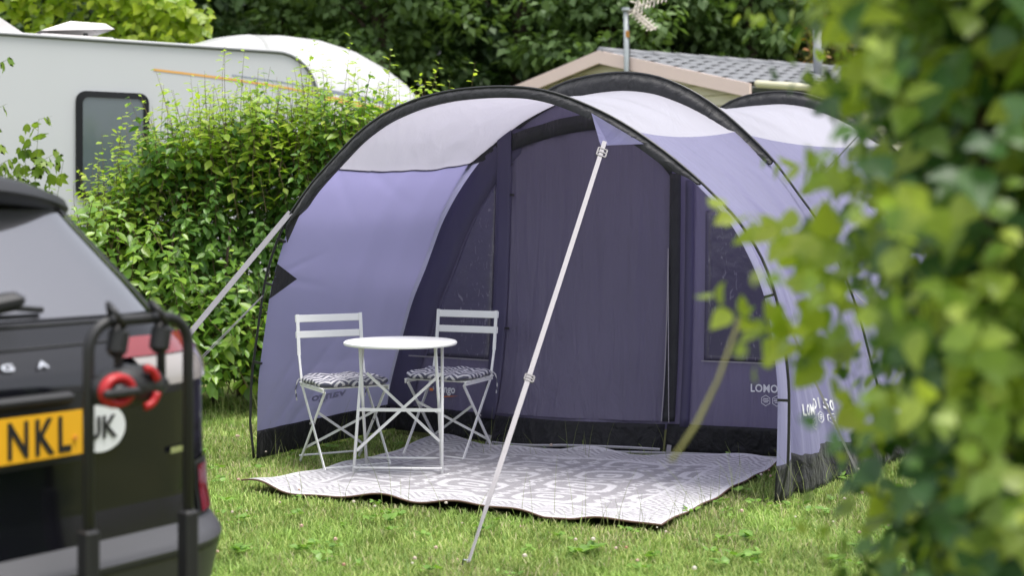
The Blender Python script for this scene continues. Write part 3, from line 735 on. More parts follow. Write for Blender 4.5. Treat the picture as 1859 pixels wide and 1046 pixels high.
part('underbody', MB().add([tuple(v) for v in rings[0]], [tuple(range(nr))]), m_blackp, car)
def rear(s, z, off=0):
    """point on the shell at arc length s from the rear centre line, height z"""
    o_ = outline(z, 24, 24); sg = np.concatenate([[0], np.cumsum(np.hypot(*np.diff(o_, axis=0).T))])
    a = abs(s); u = np.interp(a, sg, o_[:, 0]); w_ = np.interp(a, sg, o_[:, 1])
    u2 = np.interp(a + .01, sg, o_[:, 0]); w2 = np.interp(a + .01, sg, o_[:, 1]); tx, ty = u2 - u, w2 - w_; ln = math.hypot(tx, ty) or 1
    nx, ny = ty / ln, -tx / ln
    dz = (lev(z + .01)[1] - lev(z - .01)[1]) / .02; nz = dz * .8
    ln = math.sqrt(nx * nx + ny * ny + nz * nz)
    q_ = (u + nx / ln * off, w_ + ny / ln * off, z + nz / ln * off)
    return q_ if s >= 0 else (-q_[0], q_[1], q_[2])
def shell(s0f, s1f, z0, z1, off, ns=16, nz=14):
    return np.array([[rear(s0f(z) + (s1f(z) - s0f(z)) * k / (ns - 1), z, off) for k in range(ns)] for z in np.linspace(z0, z1, nz)])
lerp = lambda z, za, a, zb, b: a + (b - a) * (z - za) / (zb - za)
gw = lambda z: lerp(z, 1.115, .61, 1.40, .49)
part('rear_window', MB().grid(shell(lambda z: -gw(z), gw, 1.115, 1.40, .006, 30, 16)), m_glassc, car, smooth=True)
for sg in (-1, 1):
    part('window_trim', MB().grid(shell(lambda z: sg * (gw(z) + .012), lambda z: sg * (gw(z) + .05), 1.115, 1.40, .012, 4, 12)), m_blackp, car, smooth=True)
# side windows
for sg in (-1, 1):
    part('side_window', MB().grid(shell(lambda z: sg * 1.35, lambda z: sg * lerp(z, 1.13, 2.7, 1.38, 2.1), 1.13, 1.38, .004, 20, 8)), m_glassc, car, smooth=True)
# spoiler
mb = MB(); G = []
for u in np.linspace(-.56, .56, 31):
    e_ = (abs(u) / .56); zt = 1.505 - .055 * e_ ** 2.5; w0 = .335 + .16 * e_ ** 3
    G.append([(u, w0 + .30, zt + .015), (u, w0 + .12, zt + .004), (u, w0 + .02, zt - .02), (u, w0, zt - .045), (u, w0 + .02, zt - .065), (u, w0 + .16, zt - .10)])
mb.grid(np.array(G)); sp_ = part('spoiler', mb, m_blackp, car, shade_angle=50, solid=.004)
part('brake_light', MB().box((0, .36, 1.465), (.3, .012, .012), None, .002), m_red, sp_)
# wiper
wp = part('wiper', MB().box((-.02, .10, 1.15), (.34, .07, .045), Matrix.Rotation(R(-8), 3, 'Y'), .015), m_blackp, car)
part('wiper_blade', MB().tube([rear(.04, 1.14, .03), rear(.16, 1.135, .025), rear(.24, 1.13, .018)], .008, 6), m_blackp, wp)
# tailgate shut line, lamp, badges
part('shut_line', MB().tube([rear(s_, 1.10 + .004 * abs(s_), .002) for s_ in np.linspace(-.66, .66, 24)], .004, 5), m_blackp, car)
part('shut_line', MB().tube([rear(s_, 1.045 + .01 * abs(s_), .002) for s_ in np.linspace(-.74, .74, 24)], .003, 5), m_blackp, car)
for sg in (-1, 1):
    tl = part('tail_light', MB().grid(shell(lambda z: sg * lerp(z, .925, .52, 1.05, .42), lambda z: sg * 1.02, .925, 1.045, .012, 24, 8)), m_clear, car, smooth=True)
    part('red_lens', MB().grid(shell(lambda z: sg * .425, lambda z: sg * 1.02, 1.0, 1.05, .016, 24, 5)), m_red, tl, smooth=True)
    part('red_lens', MB().grid(shell(lambda z: sg * .83, lambda z: sg * 1.03, .93, 1.006, .0165, 10, 6)), m_red, tl, smooth=True)
    rf = part('rear_reflector', MB().grid(shell(lambda z: sg * .70, lambda z: sg * .785, .555, .685, .010, 6, 8)), m_red, car, smooth=True)
    part('reflector_frame', MB().grid(shell(lambda z: sg * .685, lambda z: sg * .86, .548, .70, .006, 6, 8)), m_blackp, rf, smooth=True)
def car_box(s0, s1, z0, z1, off): return lambda x, y: rear(s0 + (s1 - s0) * x, z0 + (z1 - z0) * y, off)
m_plate = mat_plain('yellow plate', (.80, .42, .02, 1), .35, var=.04); m_ink = mat_plain('black ink', (.01, .01, .012, 1), .5)
m_wht = mat_plain('white sticker', (.72, .74, .76, 1), .4); m_blue = mat_plain('blue enamel', (.02, .03, .10, 1), .2, coat=1)
pb = part('plate_mount', MB().grid(shell(lambda z: -.30, lambda z: .30, .76, .935, .003, 12, 4)), m_blackp, car)
part('tailgate_handle', MB().box((0, .03, .925), (.5, .05, .03), None, .01), m_blackp, car)
plate = part('number_plate', MB().grid(shell(lambda z: -.26, lambda z: .26, .782, .893, .030, 12, 4)), m_plate, car, solid=.004)
put_text('plate_letters', 'NKL', m_ink, car_box(.045, .225, .792, .883, .034), plate, spacing=1.25)
part('plate_screw', MB().tube([rear(.236, .825, .033), rear(.236, .825, .038)], .006, 8), mat_plain('brass cap', (.7, .3, .05, 1), .4), plate)
def disc(fn, c, r_x, r_y, n_=28): return [fn(c[0] + r_x * math.cos(2 * math.pi * k / n_), c[1] + r_y * math.sin(2 * math.pi * k / n_)) for k in range(n_)]
fn = lambda s_, z: rear(s_, z, .010)
stk = part('oval_sticker', MB().add(disc(fn, (.335, .835), .078, .062), [tuple(range(28))]), m_wht, car)
put_text('sticker_letters', 'UK', m_ink, car_box(.285, .385, .807, .867, .013), stk)
bd = part('oval_badge', MB().add(disc(lambda s_, z: rear(s_, z, .012), (0, 1.072), .07, .024), [tuple(range(28))]), m_blue, car)
part('badge_ring', MB().tube(disc(lambda s_, z: rear(s_, z, .014), (0, 1.072), .068, .023), .005, 6, closed=True), M['chrome'], bd)
put_text('badge_script', 'Ford', M['chrome'], car_box(-.045, .045, 1.058, 1.086, .015), bd, shear=.3)
for ch, s_ in (('K', -.26), ('U', -.09), ('G', .085), ('A', .185)):
    put_text('chrome_letter', ch, M['chrome'], car_box(s_ - .017, s_ + .017, .998, 1.014, .008), car)
mb = MB().grid(shell(lambda z: .565, lambda z: .66, .738, .754, .012, 5, 3)); hb = part('hybrid_badge', mb, M['chrome'], car)
part('badge_tip', MB().grid(shell(lambda z: .625, lambda z: .66, .738, .754, .014, 4, 3)), mat_plain('teal enamel', (.05, .2, .15, 1), .2), hb)
# black trim strip along the bumper
part('bumper_trim', MB().grid(shell(lambda z: -.93, lambda z: .93, .47, .475, .004, 40, 2)), m_blackp, car)
def wheel(u, w_):
    rot = Matrix.Rotation(R(90), 3, 'Y')
    wh = part('wheel', MB().lathe([(.20, -.11), (.30, -.115), (.345, -.09), (.352, 0), (.345, .09), (.30, .115), (.20, .11)], (u, w_, .35), 36, rot), m_tyre, car, smooth=True)
    mb = MB().lathe([(.205, -.09), (.205, .09), (.03, .10), (0, .10)], (u, w_, .35), 30, rot if u > 0 else Matrix.Rotation(R(-90), 3, 'Y'))
    part('rim', mb, m_rim, wh)
for u in (-.79, .79):
    wheel(u, .93); wheel(u, 3.60)

# ------------------------------------------------------------------ bike carrier on the tow bar
bc = thing('bike_carrier', 'black folded tow bar bike carrier with red clamp knobs behind the black car', 'bike carrier', CAR, CA)
m_rack = mat_plain('black powder coat', (.016, .016, .018, 1), .5)
m_redk = mat_plain('red plastic knob', (.40, .014, .018, 1), .4)
def arc(c, r_, a0, a1, n_=8): return [(c[0] + r_ * math.cos(R(a0 + (a1 - a0) * k / (n_ - 1))), c[1], c[2] + r_ * math.sin(R(a0 + (a1 - a0) * k / (n_ - 1)))) for k in range(n_)]
HW = -.25
def hoop(u0, u1):
    lo, hi = min(u0, u1), max(u0, u1)
    path = [(lo, HW, .36)] + arc((lo + .07, HW, 1.065), .07, 180, 90) + arc((hi - .07, HW, 1.065), .07, 90, 0) + [(hi, HW, .36)]
    h = part('hoop', MB().tube(path, .0135, 10), m_rack, bc, smooth=True)
    for u in (lo, hi):
        part('sleeve', MB().box((u, HW, .50), (.038, .045, .30), None, .006), m_rack, h)
    return h
for s0, s1 in ((.10, .392), (-.27, -.56)): hoop(s0, s1)
for u in (.175, .30, -.345, -.47):
    arm = part('clamp_arm', MB().tube([(u, HW, 1.13), (u + .005, HW - .005, 1.06), (u + .01, HW, .96)], .011, 8), m_rack, bc, smooth=True)
    part('clamp_pad', MB().box((u + .004, HW - .004, 1.085), (.045, .05, .075), Matrix.Rotation(R(10), 3, 'Y'), .014), m_rack, arm)
    part('strap_loop', MB().tube([(u + .01, HW - .02, 1.12), (u - .015, HW - .03, 1.15), (u - .02, HW, 1.175), (u, HW + .02, 1.15), (u + .01, HW + .01, 1.11)], .008, 6), m_rack, arm, smooth=True)
for sg in (1,):
    kb = part('clamp_body', MB().tube([(sg * .10, HW - .01, .974), (sg * .18, HW - .01, .977), (sg * .27, HW - .0, .974), (sg * .325, HW, .971)], [.03, .052, .05, .012], 12), m_rack, bc, smooth=True)
    rotk = Matrix.Rotation(R(90), 3, 'X') @ Matrix.Diagonal((1, .82, 1))
    kn = part('clamp_knob', MB().lathe([(.018, -.012), (.027, .004), (.040, .008), (.048, .001), (.051, -.012), (.044, -.022), (.018, -.02), (.018, -.012)], (sg * .142, HW - .06, .975), 30, rotk), m_redk, kb, smooth=True)
    part('knob_strap', MB().box((sg * .142, HW - .070, .972), (.10, .022, .020), None, .006), m_rack, kn)
    part('knob_centre', MB().lathe([(0, .012), (.018, .010), (.021, -.02)], (sg * .142, HW - .06, .975), 16, rotk), m_rack, kn, smooth=True)
    for sgz in (1, -1):
        pts = [(sg * (.222 + .034 * math.cos(R(a_2))), HW - .055, .975 + sgz * .045 * math.sin(R(a_2))) for a_2 in np.linspace(18, 95, 8)]
        part('red_ring', MB().tube(pts, .010, 8), m_redk, kb, smooth=True)
part('cross_beam', MB().box((0, HW, .38), (.9, .05, .05), None, .006), m_rack, bc)
part('tow_arm', MB().box((0, HW + .14, .36), (.06, .30, .06), None, .008), m_rack, bc)
part('lamp_board', MB().box((0, HW - .02, .31), (1.1, .03, .09), None, .008), m_rack, bc)

# ------------------------------------------------------------------ caravan
CV = Vector((-4.52, 12.56, 0)); cva = math.atan2(.532, .847)
van = thing('touring_caravan', 'white touring caravan with domed nose, orange stripe and black window behind the hedge', 'caravan', CV, cva)
m_cv = mat_plain('white caravan panel', (.53, .54, .555, 1), .35, coat=.2, var=.03, vscale=1.5)
m_cvn = mat_plain('white moulded nose', (.50, .50, .505, 1), .3, coat=.2)
m_gut = mat_plain('grey awning rail', (.16, .17, .17, 1), .4)
WID = 2.2
# body: side profile in (l, z) pushed across the width; the front upper corner is rounded
prof = [(-3.6, .45), (-3.6, 2.85), (-3.5, 3.0)] + [(x, 3.0) for x in np.linspace(-3, 2.62, 10)] + [(2.62 + .42 * math.sin(a), 3.0 - .42 * (1 - math.cos(a))) for a in np.linspace(.15, math.pi / 2, 8)] + [(3.06, 2.0), (3.06, .45)]
k = len(prof)
mb = MB().add([(x, 0, z) for x, z in prof] + [(x, WID, z) for x, z in prof], [tuple(range(k)), tuple(reversed(range(k, 2 * k)))] + [(i, k + i, k + (i + 1) % k, (i + 1) % k) for i in range(k)])
part('body', mb, m_cv, van)
tr = prof[2:-1]
rail = part('awning_rail', MB().tube([(x, -.008, z + .004) for x, z in tr], .016, 6), m_gut, van, smooth=True)
part('rail_cap', MB().tube([(x, .012, z + .018) for x, z in tr[:14]], .012, 6), m_cvn, rail, smooth=True)
# moulded nose with a raised dome
ls = [1.7, 1.95, 2.25, 2.6, 3.0, 3.4, 3.8, 4.15, 4.4, 4.6, 4.74, 4.83, 4.88, 4.90]
tops = [2.99, 3.10, 3.20, 3.265, 3.30, 3.28, 3.19, 3.04, 2.89, 2.70, 2.50, 2.28, 2.0, 1.6]
hws = [.95, 1.0, 1.03, 1.06, 1.08, 1.08, 1.06, 1.0, .94, .86, .78, .70, .62, .55]
G = []
lf = np.linspace(1.7, 4.9, 48)
for l_ in np.concatenate([lf[:-8], np.linspace(lf[-8], 4.9, 16)]):
    tp_ = np.interp(l_, ls, tops); hw = np.interp(l_, ls, hws); lowz = 2.96 if l_ < 2.5 else max(.6, 2.96 - (l_ - 2.5) * 5)
    row = []
    for a in np.linspace(math.pi, 0, 33):
        c, s_ = math.cos(a), math.sin(a)
        e_ = 2 / 3.2
        row.append((l_, 1.1 + hw * math.copysign(abs(c) ** e_, c), lowz + (tp_ - lowz) * abs(s_) ** e_))
    G.append(row)
nose = part('nose', MB().grid(np.array(G)), m_cvn, van, smooth=True)
part('nose_front', MB().add([(4.9, 1.1 + .55 * c, .6 + 1.0 * s_) for c, s_ in ((-1, 0), (1, 0), (1, 1), (-1, 1))], [(0, 1, 2, 3)]), m_cvn, nose)
# window with black rubber frame
def rrect(l0, l1, z0, z1, r_, y_, n_=6):
    pts = []
    for cx, cz, a0 in ((l1 - r_, z1 - r_, 0), (l0 + r_, z1 - r_, 90), (l0 + r_, z0 + r_, 180), (l1 - r_, z0 + r_, 270)):
        for k_ in range(n_): a = R(a0 + 90 * k_ / (n_ - 1)); pts.append((cx + r_ * math.cos(a), y_, cz + r_ * math.sin(a)))
    return pts
m_rub = mat_plain('black window rubber', (.012, .013, .015, 1), .6, spec=.2); m_acr = mat_plain('tinted acrylic', (.10, .125, .14, 1), .08, coat=.6)
def van_window(l0, l1, z0, z1):
    o_ = rrect(l0, l1, z0, z1, .09, -.03); i_ = rrect(l0 + .055, l1 - .055, z0 + .055, z1 - .055, .06, -.035); kk = len(o_)
    ob = rrect(l0, l1, z0, z1, .09, 0.0)
    w_ = part('window', MB().add(ob + o_ + i_, [(a, (a + 1) % kk, kk + (a + 1) % kk, kk + a) for a in range(kk)] + [(kk + a, kk + (a + 1) % kk, 2 * kk + (a + 1) % kk, 2 * kk + a) for a in range(kk)]), m_rub, van)
    part('pane', MB().add(rrect(l0 + .05, l1 - .05, z0 + .05, z1 - .05, .06, -.026), [tuple(range(kk))]), m_acr, w_)
van_window(.66, 1.33, 1.55, 2.535)
van_window(1.75, 2.75, 1.60, 2.25)
van_window(-2.6, -1.2, 1.5, 2.5)
# stripes
def on_wall(pts, wd, mat, nm, par=van):
    mb = MB(); A = [(x, -.004, z + wd / 2) for x, z in pts]; B = [(x, -.004, z - wd / 2) for x, z in pts]
    part(nm, mb.strip(A, B), mat, par)
m_or = mat_plain('orange decal', (.72, .38, .10, 1), .4); m_bl = mat_plain('blue grey decal', (.26, .29, .36, 1), .4)
on_wall([(1.38, 2.765), (1.7, 2.745), (2.2, 2.71), (2.7, 2.66), (3.05, 2.62)], .022, m_or, 'orange_stripe')
on_wall([(2.15, 2.755), (2.6, 2.72), (3.05, 2.675)], .012, m_bl, 'blue_stripe')
def on_nose(z0, z1, wd, mat, nm):
    pts = []
    for l_ in np.linspace(3.08, 4.4, 14):
        hw = np.interp(l_, ls, hws); z = z0 + (z1 - z0) * (l_ - 3.06) / 1.4; tp_ = np.interp(l_, ls, tops); lowz = max(.6, 2.96 - (l_ - 2.5) * 5)
        s_ = min(1, max(0, (z - lowz) / (tp_ - lowz))) ** 1.6; c = math.sqrt(max(0, 1 - s_ * s_)); y_ = 1.1 - hw * c ** (2 / 3.2)
        pts.append((l_, y_ - .008, z))
    part(nm, MB().strip([(a, b_, c + wd / 2) for a, b_, c in pts], [(a, b_, c - wd / 2) for a, b_, c in pts]), mat, nose)
on_nose(2.62, 2.42, .05, m_or, 'orange_stripe'); on_nose(2.69, 2.51, .04, m_bl, 'grey_stripe')
# open roof hatches
m_hatch = mat_plain('white hatch plastic', (.60, .57, .57, 1), .35)
def hatch(l0, l1, w0, w1, h, nm):
    hb_ = part(nm, MB().box(((l0 + l1) / 2, (w0 + w1) / 2, 3.03), (l1 - l0, w1 - w0, .05), None, .01), m_hatch, van)
    A = [(l0, w0, 3.06), (l1, w0, 3.06 + h * .6), (l1, w1, 3.06 + h * .6), (l0, w1, 3.06)]
    part('lid', MB().add([(x, y_, z + .015) for x, y_, z in A] + [((l0 + l1) / 2 - .05, w0 + .08, 3.09 + h), (l1 - .06, w0 + .08, 3.09 + h), (l1 - .06, w1 - .08, 3.09 + h), ((l0 + l1) / 2 - .05, w1 - .08, 3.09 + h)],
        [(0, 1, 5, 4), (1, 2, 6, 5), (2, 3, 7, 6), (3, 0, 4, 7), (4, 5, 6, 7)]), m_hatch, hb_)
    part('strut', MB().box((l0 + (l1 - l0) * .62, w0 + .05, 3.07), (.035, .03, .03)), M['pole'], hb_)
hatch(.38, 1.05, .12, .7, .10, 'roof_hatch')
part('roof_hatch', MB().add([(-.35, .1, 3.0), (.25, .1, 3.02), (.25, .6, 3.02), (-.35, .6, 3.0), (-.3, .14, 3.2), (-.05, .14, 3.22), (-.05, .55, 3.22), (-.3, .55, 3.2)], [(0, 1, 5, 4), (1, 2, 6, 5), (2, 3, 7, 6), (3, 0, 4, 7), (4, 5, 6, 7)]), m_hatch, van)
for l_ in (-.4, ):
    for y_ in (.02, WID - .22):
        wh = part('wheel', MB().lathe([(.0, -.1), (.3, -.1), (.33, -.06), (.33, .06), (.3, .1), (0, .1)], (l_, y_ + .1, .33), 24, Matrix.Rotation(R(90), 3, 'X')), m_tyre, van)

# ------------------------------------------------------------------ static holiday home
APX = np.array((1.21, 17.8)); EG = np.array((1.54, -1.40)); EG /= np.linalg.norm(EG); ER = np.array((.85, .53)); ER /= np.linalg.norm(ER)
HWD = 2.08; ZA, ZE = 3.45, 2.93; HL = 8.0
home = thing('static_home', 'cream static holiday home with pink bargeboards and grey tiled roof behind the tent', 'building', (APX[0], APX[1], 0))
def Hm(a, b, z): 
    v = EG * a + ER * b; return (v[0], v[1], z)
m_cream = mat_plain('cream cladding board', (.72, .67, .50, 1), .5, var=.06, vscale=3)
m_pink = mat_plain('pink bargeboard', (.80, .63, .58, 1), .5, var=.04); m_tile = mat_plain('grey roof tile', (.17, .175, .19, 1), .6, var=.2, vscale=4, bump=.3)
m_dk = mat_plain('dark soffit', (.05, .055, .05, 1), .7)
def roofz(a): return ZA - (ZA - ZE) * abs(a) / HWD
core = MB(); pr_ = [(-HWD + .12, .3), (HWD - .12, .3), (HWD - .12, roofz(HWD) - .1), (0, ZA - .1), (-HWD + .12, roofz(HWD) - .1)]
core.add([Hm(a, .06, z) for a, z in pr_] + [Hm(a, HL, z) for a, z in pr_], [(4, 3, 2, 1, 0), (5, 6, 7, 8, 9)] + [(i, (i + 1) % 5, 5 + (i + 1) % 5, 5 + i) for i in range(5)])
wall = part('wall', core, m_dk, home)
PH = .125; z = .45
while z < ZA - .12:
    z1 = z + PH - .006
    lim = lambda zz_: (HWD - .10) if zz_ < ZE - .09 else max(.02, (ZA - .09 - zz_) / (ZA - ZE) * HWD - .04)
    a0, a1 = lim(z), lim(z1)
    if a1 > .05:
        vs = [Hm(-a0, .0, z), Hm(a0, .0, z), Hm(a1, .03, z1), Hm(-a1, .03, z1), Hm(-a0, .07, z), Hm(a0, .07, z), Hm(a1, .07, z1), Hm(-a1, .07, z1)]
        part('plank', MB().add(vs, [(0, 1, 2, 3), (7, 6, 5, 4), (0, 4, 5, 1), (1, 5, 6, 2), (2, 6, 7, 3), (3, 7, 4, 0)]), m_cream, wall)
    if z1 < ZE - .08:
        a = HWD - .12
        vs = [Hm(a + .07, .07, z), Hm(a + .07, HL, z), Hm(a + .03, HL, z1), Hm(a + .03, .07, z1), Hm(a, .07, z), Hm(a, HL, z), Hm(a, HL, z1), Hm(a, .07, z1)]
        part('plank', MB().add(vs, [(0, 1, 2, 3), (7, 6, 5, 4), (0, 4, 5, 1), (1, 5, 6, 2), (2, 6, 7, 3), (3, 7, 4, 0)]), m_cream, wall)
    z += PH
# roof slabs, bargeboards, tiles
roof = MB()
for sg in (-1, 1):
    pts = [(0, ZA - .03), (sg * (HWD + .12), roofz(HWD + .12) - .03)]
    roof.add([Hm(pts[0][0], -.12, pts[0][1]), Hm(pts[1][0], -.12, pts[1][1]), Hm(pts[1][0], HL + .1, pts[1][1]), Hm(pts[0][0], HL + .1, pts[0][1]), Hm(pts[0][0], -.12, pts[0][1] - .05), Hm(pts[1][0], -.12, pts[1][1] - .05), Hm(pts[1][0], HL + .1, pts[1][1] - .05), Hm(pts[0][0], HL + .1, pts[0][1] - .05)],
             [(0, 1, 2, 3), (7, 6, 5, 4), (0, 4, 5, 1), (2, 6, 7, 3), (1, 5, 6, 2)])
roof = part('roof', roof, m_dk, home)
for sg in (-1, 1):
    e_ = HWD + .13; vs = []
    for b_ in (-.16, -.13):
        vs += [Hm(0, b_, ZA + .015), Hm(sg * e_, b_, roofz(e_) + .015), Hm(sg * e_, b_, roofz(e_) - .145), Hm(0, b_, ZA - .145)]
    part('bargeboard', MB().add(vs, [(0, 1, 2, 3), (7, 6, 5, 4), (0, 4, 5, 1), (1, 5, 6, 2), (2, 6, 7, 3), (3, 7, 4, 0)]), m_pink, roof)
# pantile pieces on the slope that faces right; mesh shared by all
TW, TL = .24, .36
g_ = []
for i, yy_ in enumerate((0, .5, 1)):
    g_.append([(x * TW, yy_ * TL, .02 * math.sin(x * math.pi) ** .7 + .012 * (1 - yy_)) for x in np.linspace(0.02, .98, 6)])
tile_me = MB().grid(np.array(g_)).mesh('tile', m_tile, True)
slope_len = math.hypot(HWD + .1, roofz(0) - roofz(HWD + .1))
dn = Vector(Hm(1, 0, -(ZA - ZE) / HWD)).normalized(); al_ = Vector((ER[0], ER[1], 0)); nn_ = al_.cross(dn); nn_ = nn_ if nn_.z > 0 else -nn_
cnt = 0
for r_i in range(6):
    for c_i in range(33):
        pos = Vector(Hm(0, -.08 + c_i * TW, ZA - .015)) + dn * ((r_i + 1) * TL) + nn_ * .012
        mt = Matrix((al_, -dn, nn_)).transposed().to_4x4(); mt.translation = pos
        o_ = bpy.data.objects.new('tile', tile_me); COL.objects.link(o_); o_.parent = roof; o_.matrix_local = mt
# ridge caps
cap_me = MB().tube([(0, 0, 0), (0, .40, .0)], [.075, .065], 8).mesh('ridge_tile', m_tile, True)
for k_ in range(20):
    o_ = bpy.data.objects.new('ridge_tile', cap_me); COL.objects.link(o_); o_.parent = roof
    mt = Matrix((Vector((ER[1], -ER[0], 0)), al_, Vector((0, 0, 1)))).transposed().to_4x4(); mt.translation = Vector(Hm(0, -.14 + k_ * .40, ZA - .01)); o_.matrix_local = mt
m_gutter = mat_plain('cream gutter', (.66, .63, .45, 1), .4)
part('gutter', MB().tube([Hm(HWD + .17, -.1, ZE - .02), Hm(HWD + .17, HL, ZE - .02)], .042, 8), m_gutter, home, smooth=True)
part('flue', MB().tube([Hm(.8, 2.6, 3.1), Hm(.8, 2.6, 3.85)], .06, 10), mat_plain('grey flue', (.3, .31, .34, 1), .5), home, smooth=True)

# ------------------------------------------------------------------ television aerial
AE = (1.39, 17.36, 0)
aer = thing('tv_aerial', 'rusty television aerial on a grey mast at the gable of the static home', 'aerial', AE)
m_mast = mat_plain('galvanised mast', (.34, .37, .38, 1), .5, metal=.3, var=.15); m_alu = mat_plain('weathered aluminium', (.55, .50, .44, 1), .5, metal=.4, var=.2); m_rust = mat_plain('rusty clamp', (.45, .20, .04, 1), .8)
part('mast', MB().tube([(.02, 0, 2.2), (.0, 0, 3.92)], .032, 10), m_mast, aer, smooth=True)
part('mast_cap', MB().lathe([(0, 3.95), (.05, 3.945), (.055, 3.91), (.034, 3.90)], n=12), m_mast, aer)
part('tape_band', MB().tube([(.01, 0, 3.58), (.009, 0, 3.66)], .0345, 10), m_rust, aer)
part('wall_bracket', MB().box((.02, .1, 2.7), (.1, .2, .04)).box((.02, .1, 2.4), (.1, .2, .04)), m_mast, aer)
boom = part('boom', MB().tube([(.02, -.02, 3.89), (.30, -.25, 3.99), (.62, -.5, 4.09)], .013, 6), m_alu, aer)
for k_ in range(12):
    c = Vector((.10 + k_ * .045, -.09 - k_ * .036, 3.92 + k_ * .0145)); h = .13 + .02 * (k_ % 3)
    part('director', MB().tube([c + Vector((-.02, -.035, -h * .5)), c + Vector((.02, .035, h * .5))], .007, 5), m_alu, boom)
for q_ in (0, 1):
    c0 = Vector((.06 + q_ * .04, -.04, 3.90)); c1 = Vector((.30 + q_ * .05, -.12, 3.66))
    rf = part('reflector', MB().tube([c0, c1], .012, 6), m_alu, aer)
    for k_ in range(7):
        c = c0.lerp(c1, (k_ + .5) / 7); part('reflector_rod', MB().tube([c + Vector((-.05, -.05, -.035)), c + Vector((.05, .05, .035))], .006, 5), m_alu, rf)
part('upper_reflector', MB().tube([(.12, -.05, 3.92), (.17, -.08, 4.15)], .018, 6).tube([(.05, -.02, 4.02), (.28, -.1, 3.94)], .010, 5), m_alu, aer)
part('cable', MB().tube([(.03, -.01, 3.86), (.05, .03, 3.5), (.04, .02, 3.2), (.12, .05, 3.0), (.2, .1, 2.8)], .006, 5), M['pole'], aer, smooth=True)

# ------------------------------------------------------------------ foliage tools
def norm(a): return a / np.maximum(np.linalg.norm(a, axis=-1, keepdims=True), 1e-9)
T_OVAL = (np.array([(0, 0, 0), (.20, .28, .05), (.25, .55, .06), (.0, .5, -.01), (-.20, .28, .05), (-.25, .55, .06), (.12, .82, .02), (-.12, .82, .02), (0, 1.0, -.06)]),
          [np.array([(0, 1, 2, 3), (0, 3, 5, 4), (3, 2, 6, 8), (3, 8, 7, 5)])])
T_WIDE = (np.array([(0, 0, 0), (.34, .12, .05), (.42, .42, .08), (.0, .45, -.01), (-.34, .12, .05), (-.42, .42, .08), (.20, .80, .02), (-.20, .80, .02), (0, 1.05, -.10)]),
          [np.array([(0, 1, 2, 3), (0, 3, 5, 4), (3, 2, 6, 8), (3, 8, 7, 5)])])
T_LOBE = (np.array([(0, 0, 0), (.22, .05, .03), (.45, .30, -.02), (.24, .38, .05), (.40, .72, -.03), (.16, .68, .04), (0, 1.05, -.10), (-.16, .68, .04), (-.40, .72, -.03), (-.24, .38, .05), (-.45, .30, -.02), (-.22, .05, .03), (0, .45, .0)]),
          [np.array([(12, 0, 1, 2), (12, 2, 3, 4), (12, 4, 5, 6), (12, 6, 7, 8), (12, 8, 9, 10), (12, 10, 11, 0)])])
T_TREE = (np.array([(0, 0, 0), (.34, .45, .08), (0, 1.0, -.05), (-.34, .45, .08)]), [np.array([(0, 1, 2, 3)])])
def basis(D, N):
    y = norm(D); x = norm(np.cross(y, N)); z = np.cross(x, y); return x, y, z
def leaf_mesh(name, P, D, N, S, T, mat):
    x, y, z = basis(D, N); tv, tf = T
    V_ = P[:, None] + S[:, None, None] * (tv[None, :, 0:1] * x[:, None] + tv[None, :, 1:2] * y[:, None] + tv[None, :, 2:3] * z[:, None])
    k = len(tv); o = (np.arange(len(P)) * k)[:, None, None]
    fs = [(f[None] + o).reshape(-1, f.shape[1]) for f in tf]
    return mesh_np(name, V_.reshape(-1, 3), fs, mat, False)
def grow(B, D, Ln, r, step, size, elev=35, droop=.25, bare=.15, sizevar=.25, curve=.15):
    """alternate leaves along shoots; returns leaf arrays and stem polylines"""
    n_ = len(B); D = norm(D); C = norm(r.normal(size=(n_, 3))) * curve + np.array((0, 0, -.1)) * curve
    helper = np.where(np.abs(D[:, 2:3]) < .9, np.array((0, 0, 1.)), np.array((1., 0, 0))); px_ = norm(np.cross(D, helper)); py_ = np.cross(D, px_)
    K = int(math.ceil(Ln.max() / step)); P_, D_, N_, S_ = [], [], [], []; ph = r.uniform(0, 6.28, n_)
    for k in range(K):
        d_ = k * step; ok = (d_ < Ln) & (d_ > Ln * bare); t = d_ / Ln
        if not ok.any(): continue
        pos = B + D * d_ + C * (d_ ** 2)[..., None] if False else B + D * d_ + C * (d_ * d_)
        az = ph + k * 2.4 + r.normal(0, .25, n_)
        perp = px_ * np.cos(az)[:, None] + py_ * np.sin(az)[:, None]
        el = np.radians(elev + r.normal(0, 12, n_) + 30 * (t - .5))
        d2 = norm(perp * np.cos(el)[:, None] + D * np.sin(el)[:, None] + np.array((0, 0, -1.)) * droop + r.normal(0, .12, (n_, 3)))
        nn = norm(D * np.cos(el)[:, None] - perp * np.sin(el)[:, None] + r.normal(0, .2, (n_, 3)) + np.array((0, 0, .3)))
        sc = size * (1 - sizevar + 2 * sizevar * r.random(n_)) * np.clip(1.25 - t * .75, .35, 1)
        P_.append(pos[ok]); D_.append(d2[ok]); N_.append(nn[ok]); S_.append(sc[ok])
    ends = [(B + D * (Ln * a)[:, None] + C * ((Ln * a) ** 2)[:, None]) for a in (0, .35, .7, 1)]
    return np.concatenate(P_), np.concatenate(D_), np.concatenate(N_), np.concatenate(S_), np.stack(ends, 1)
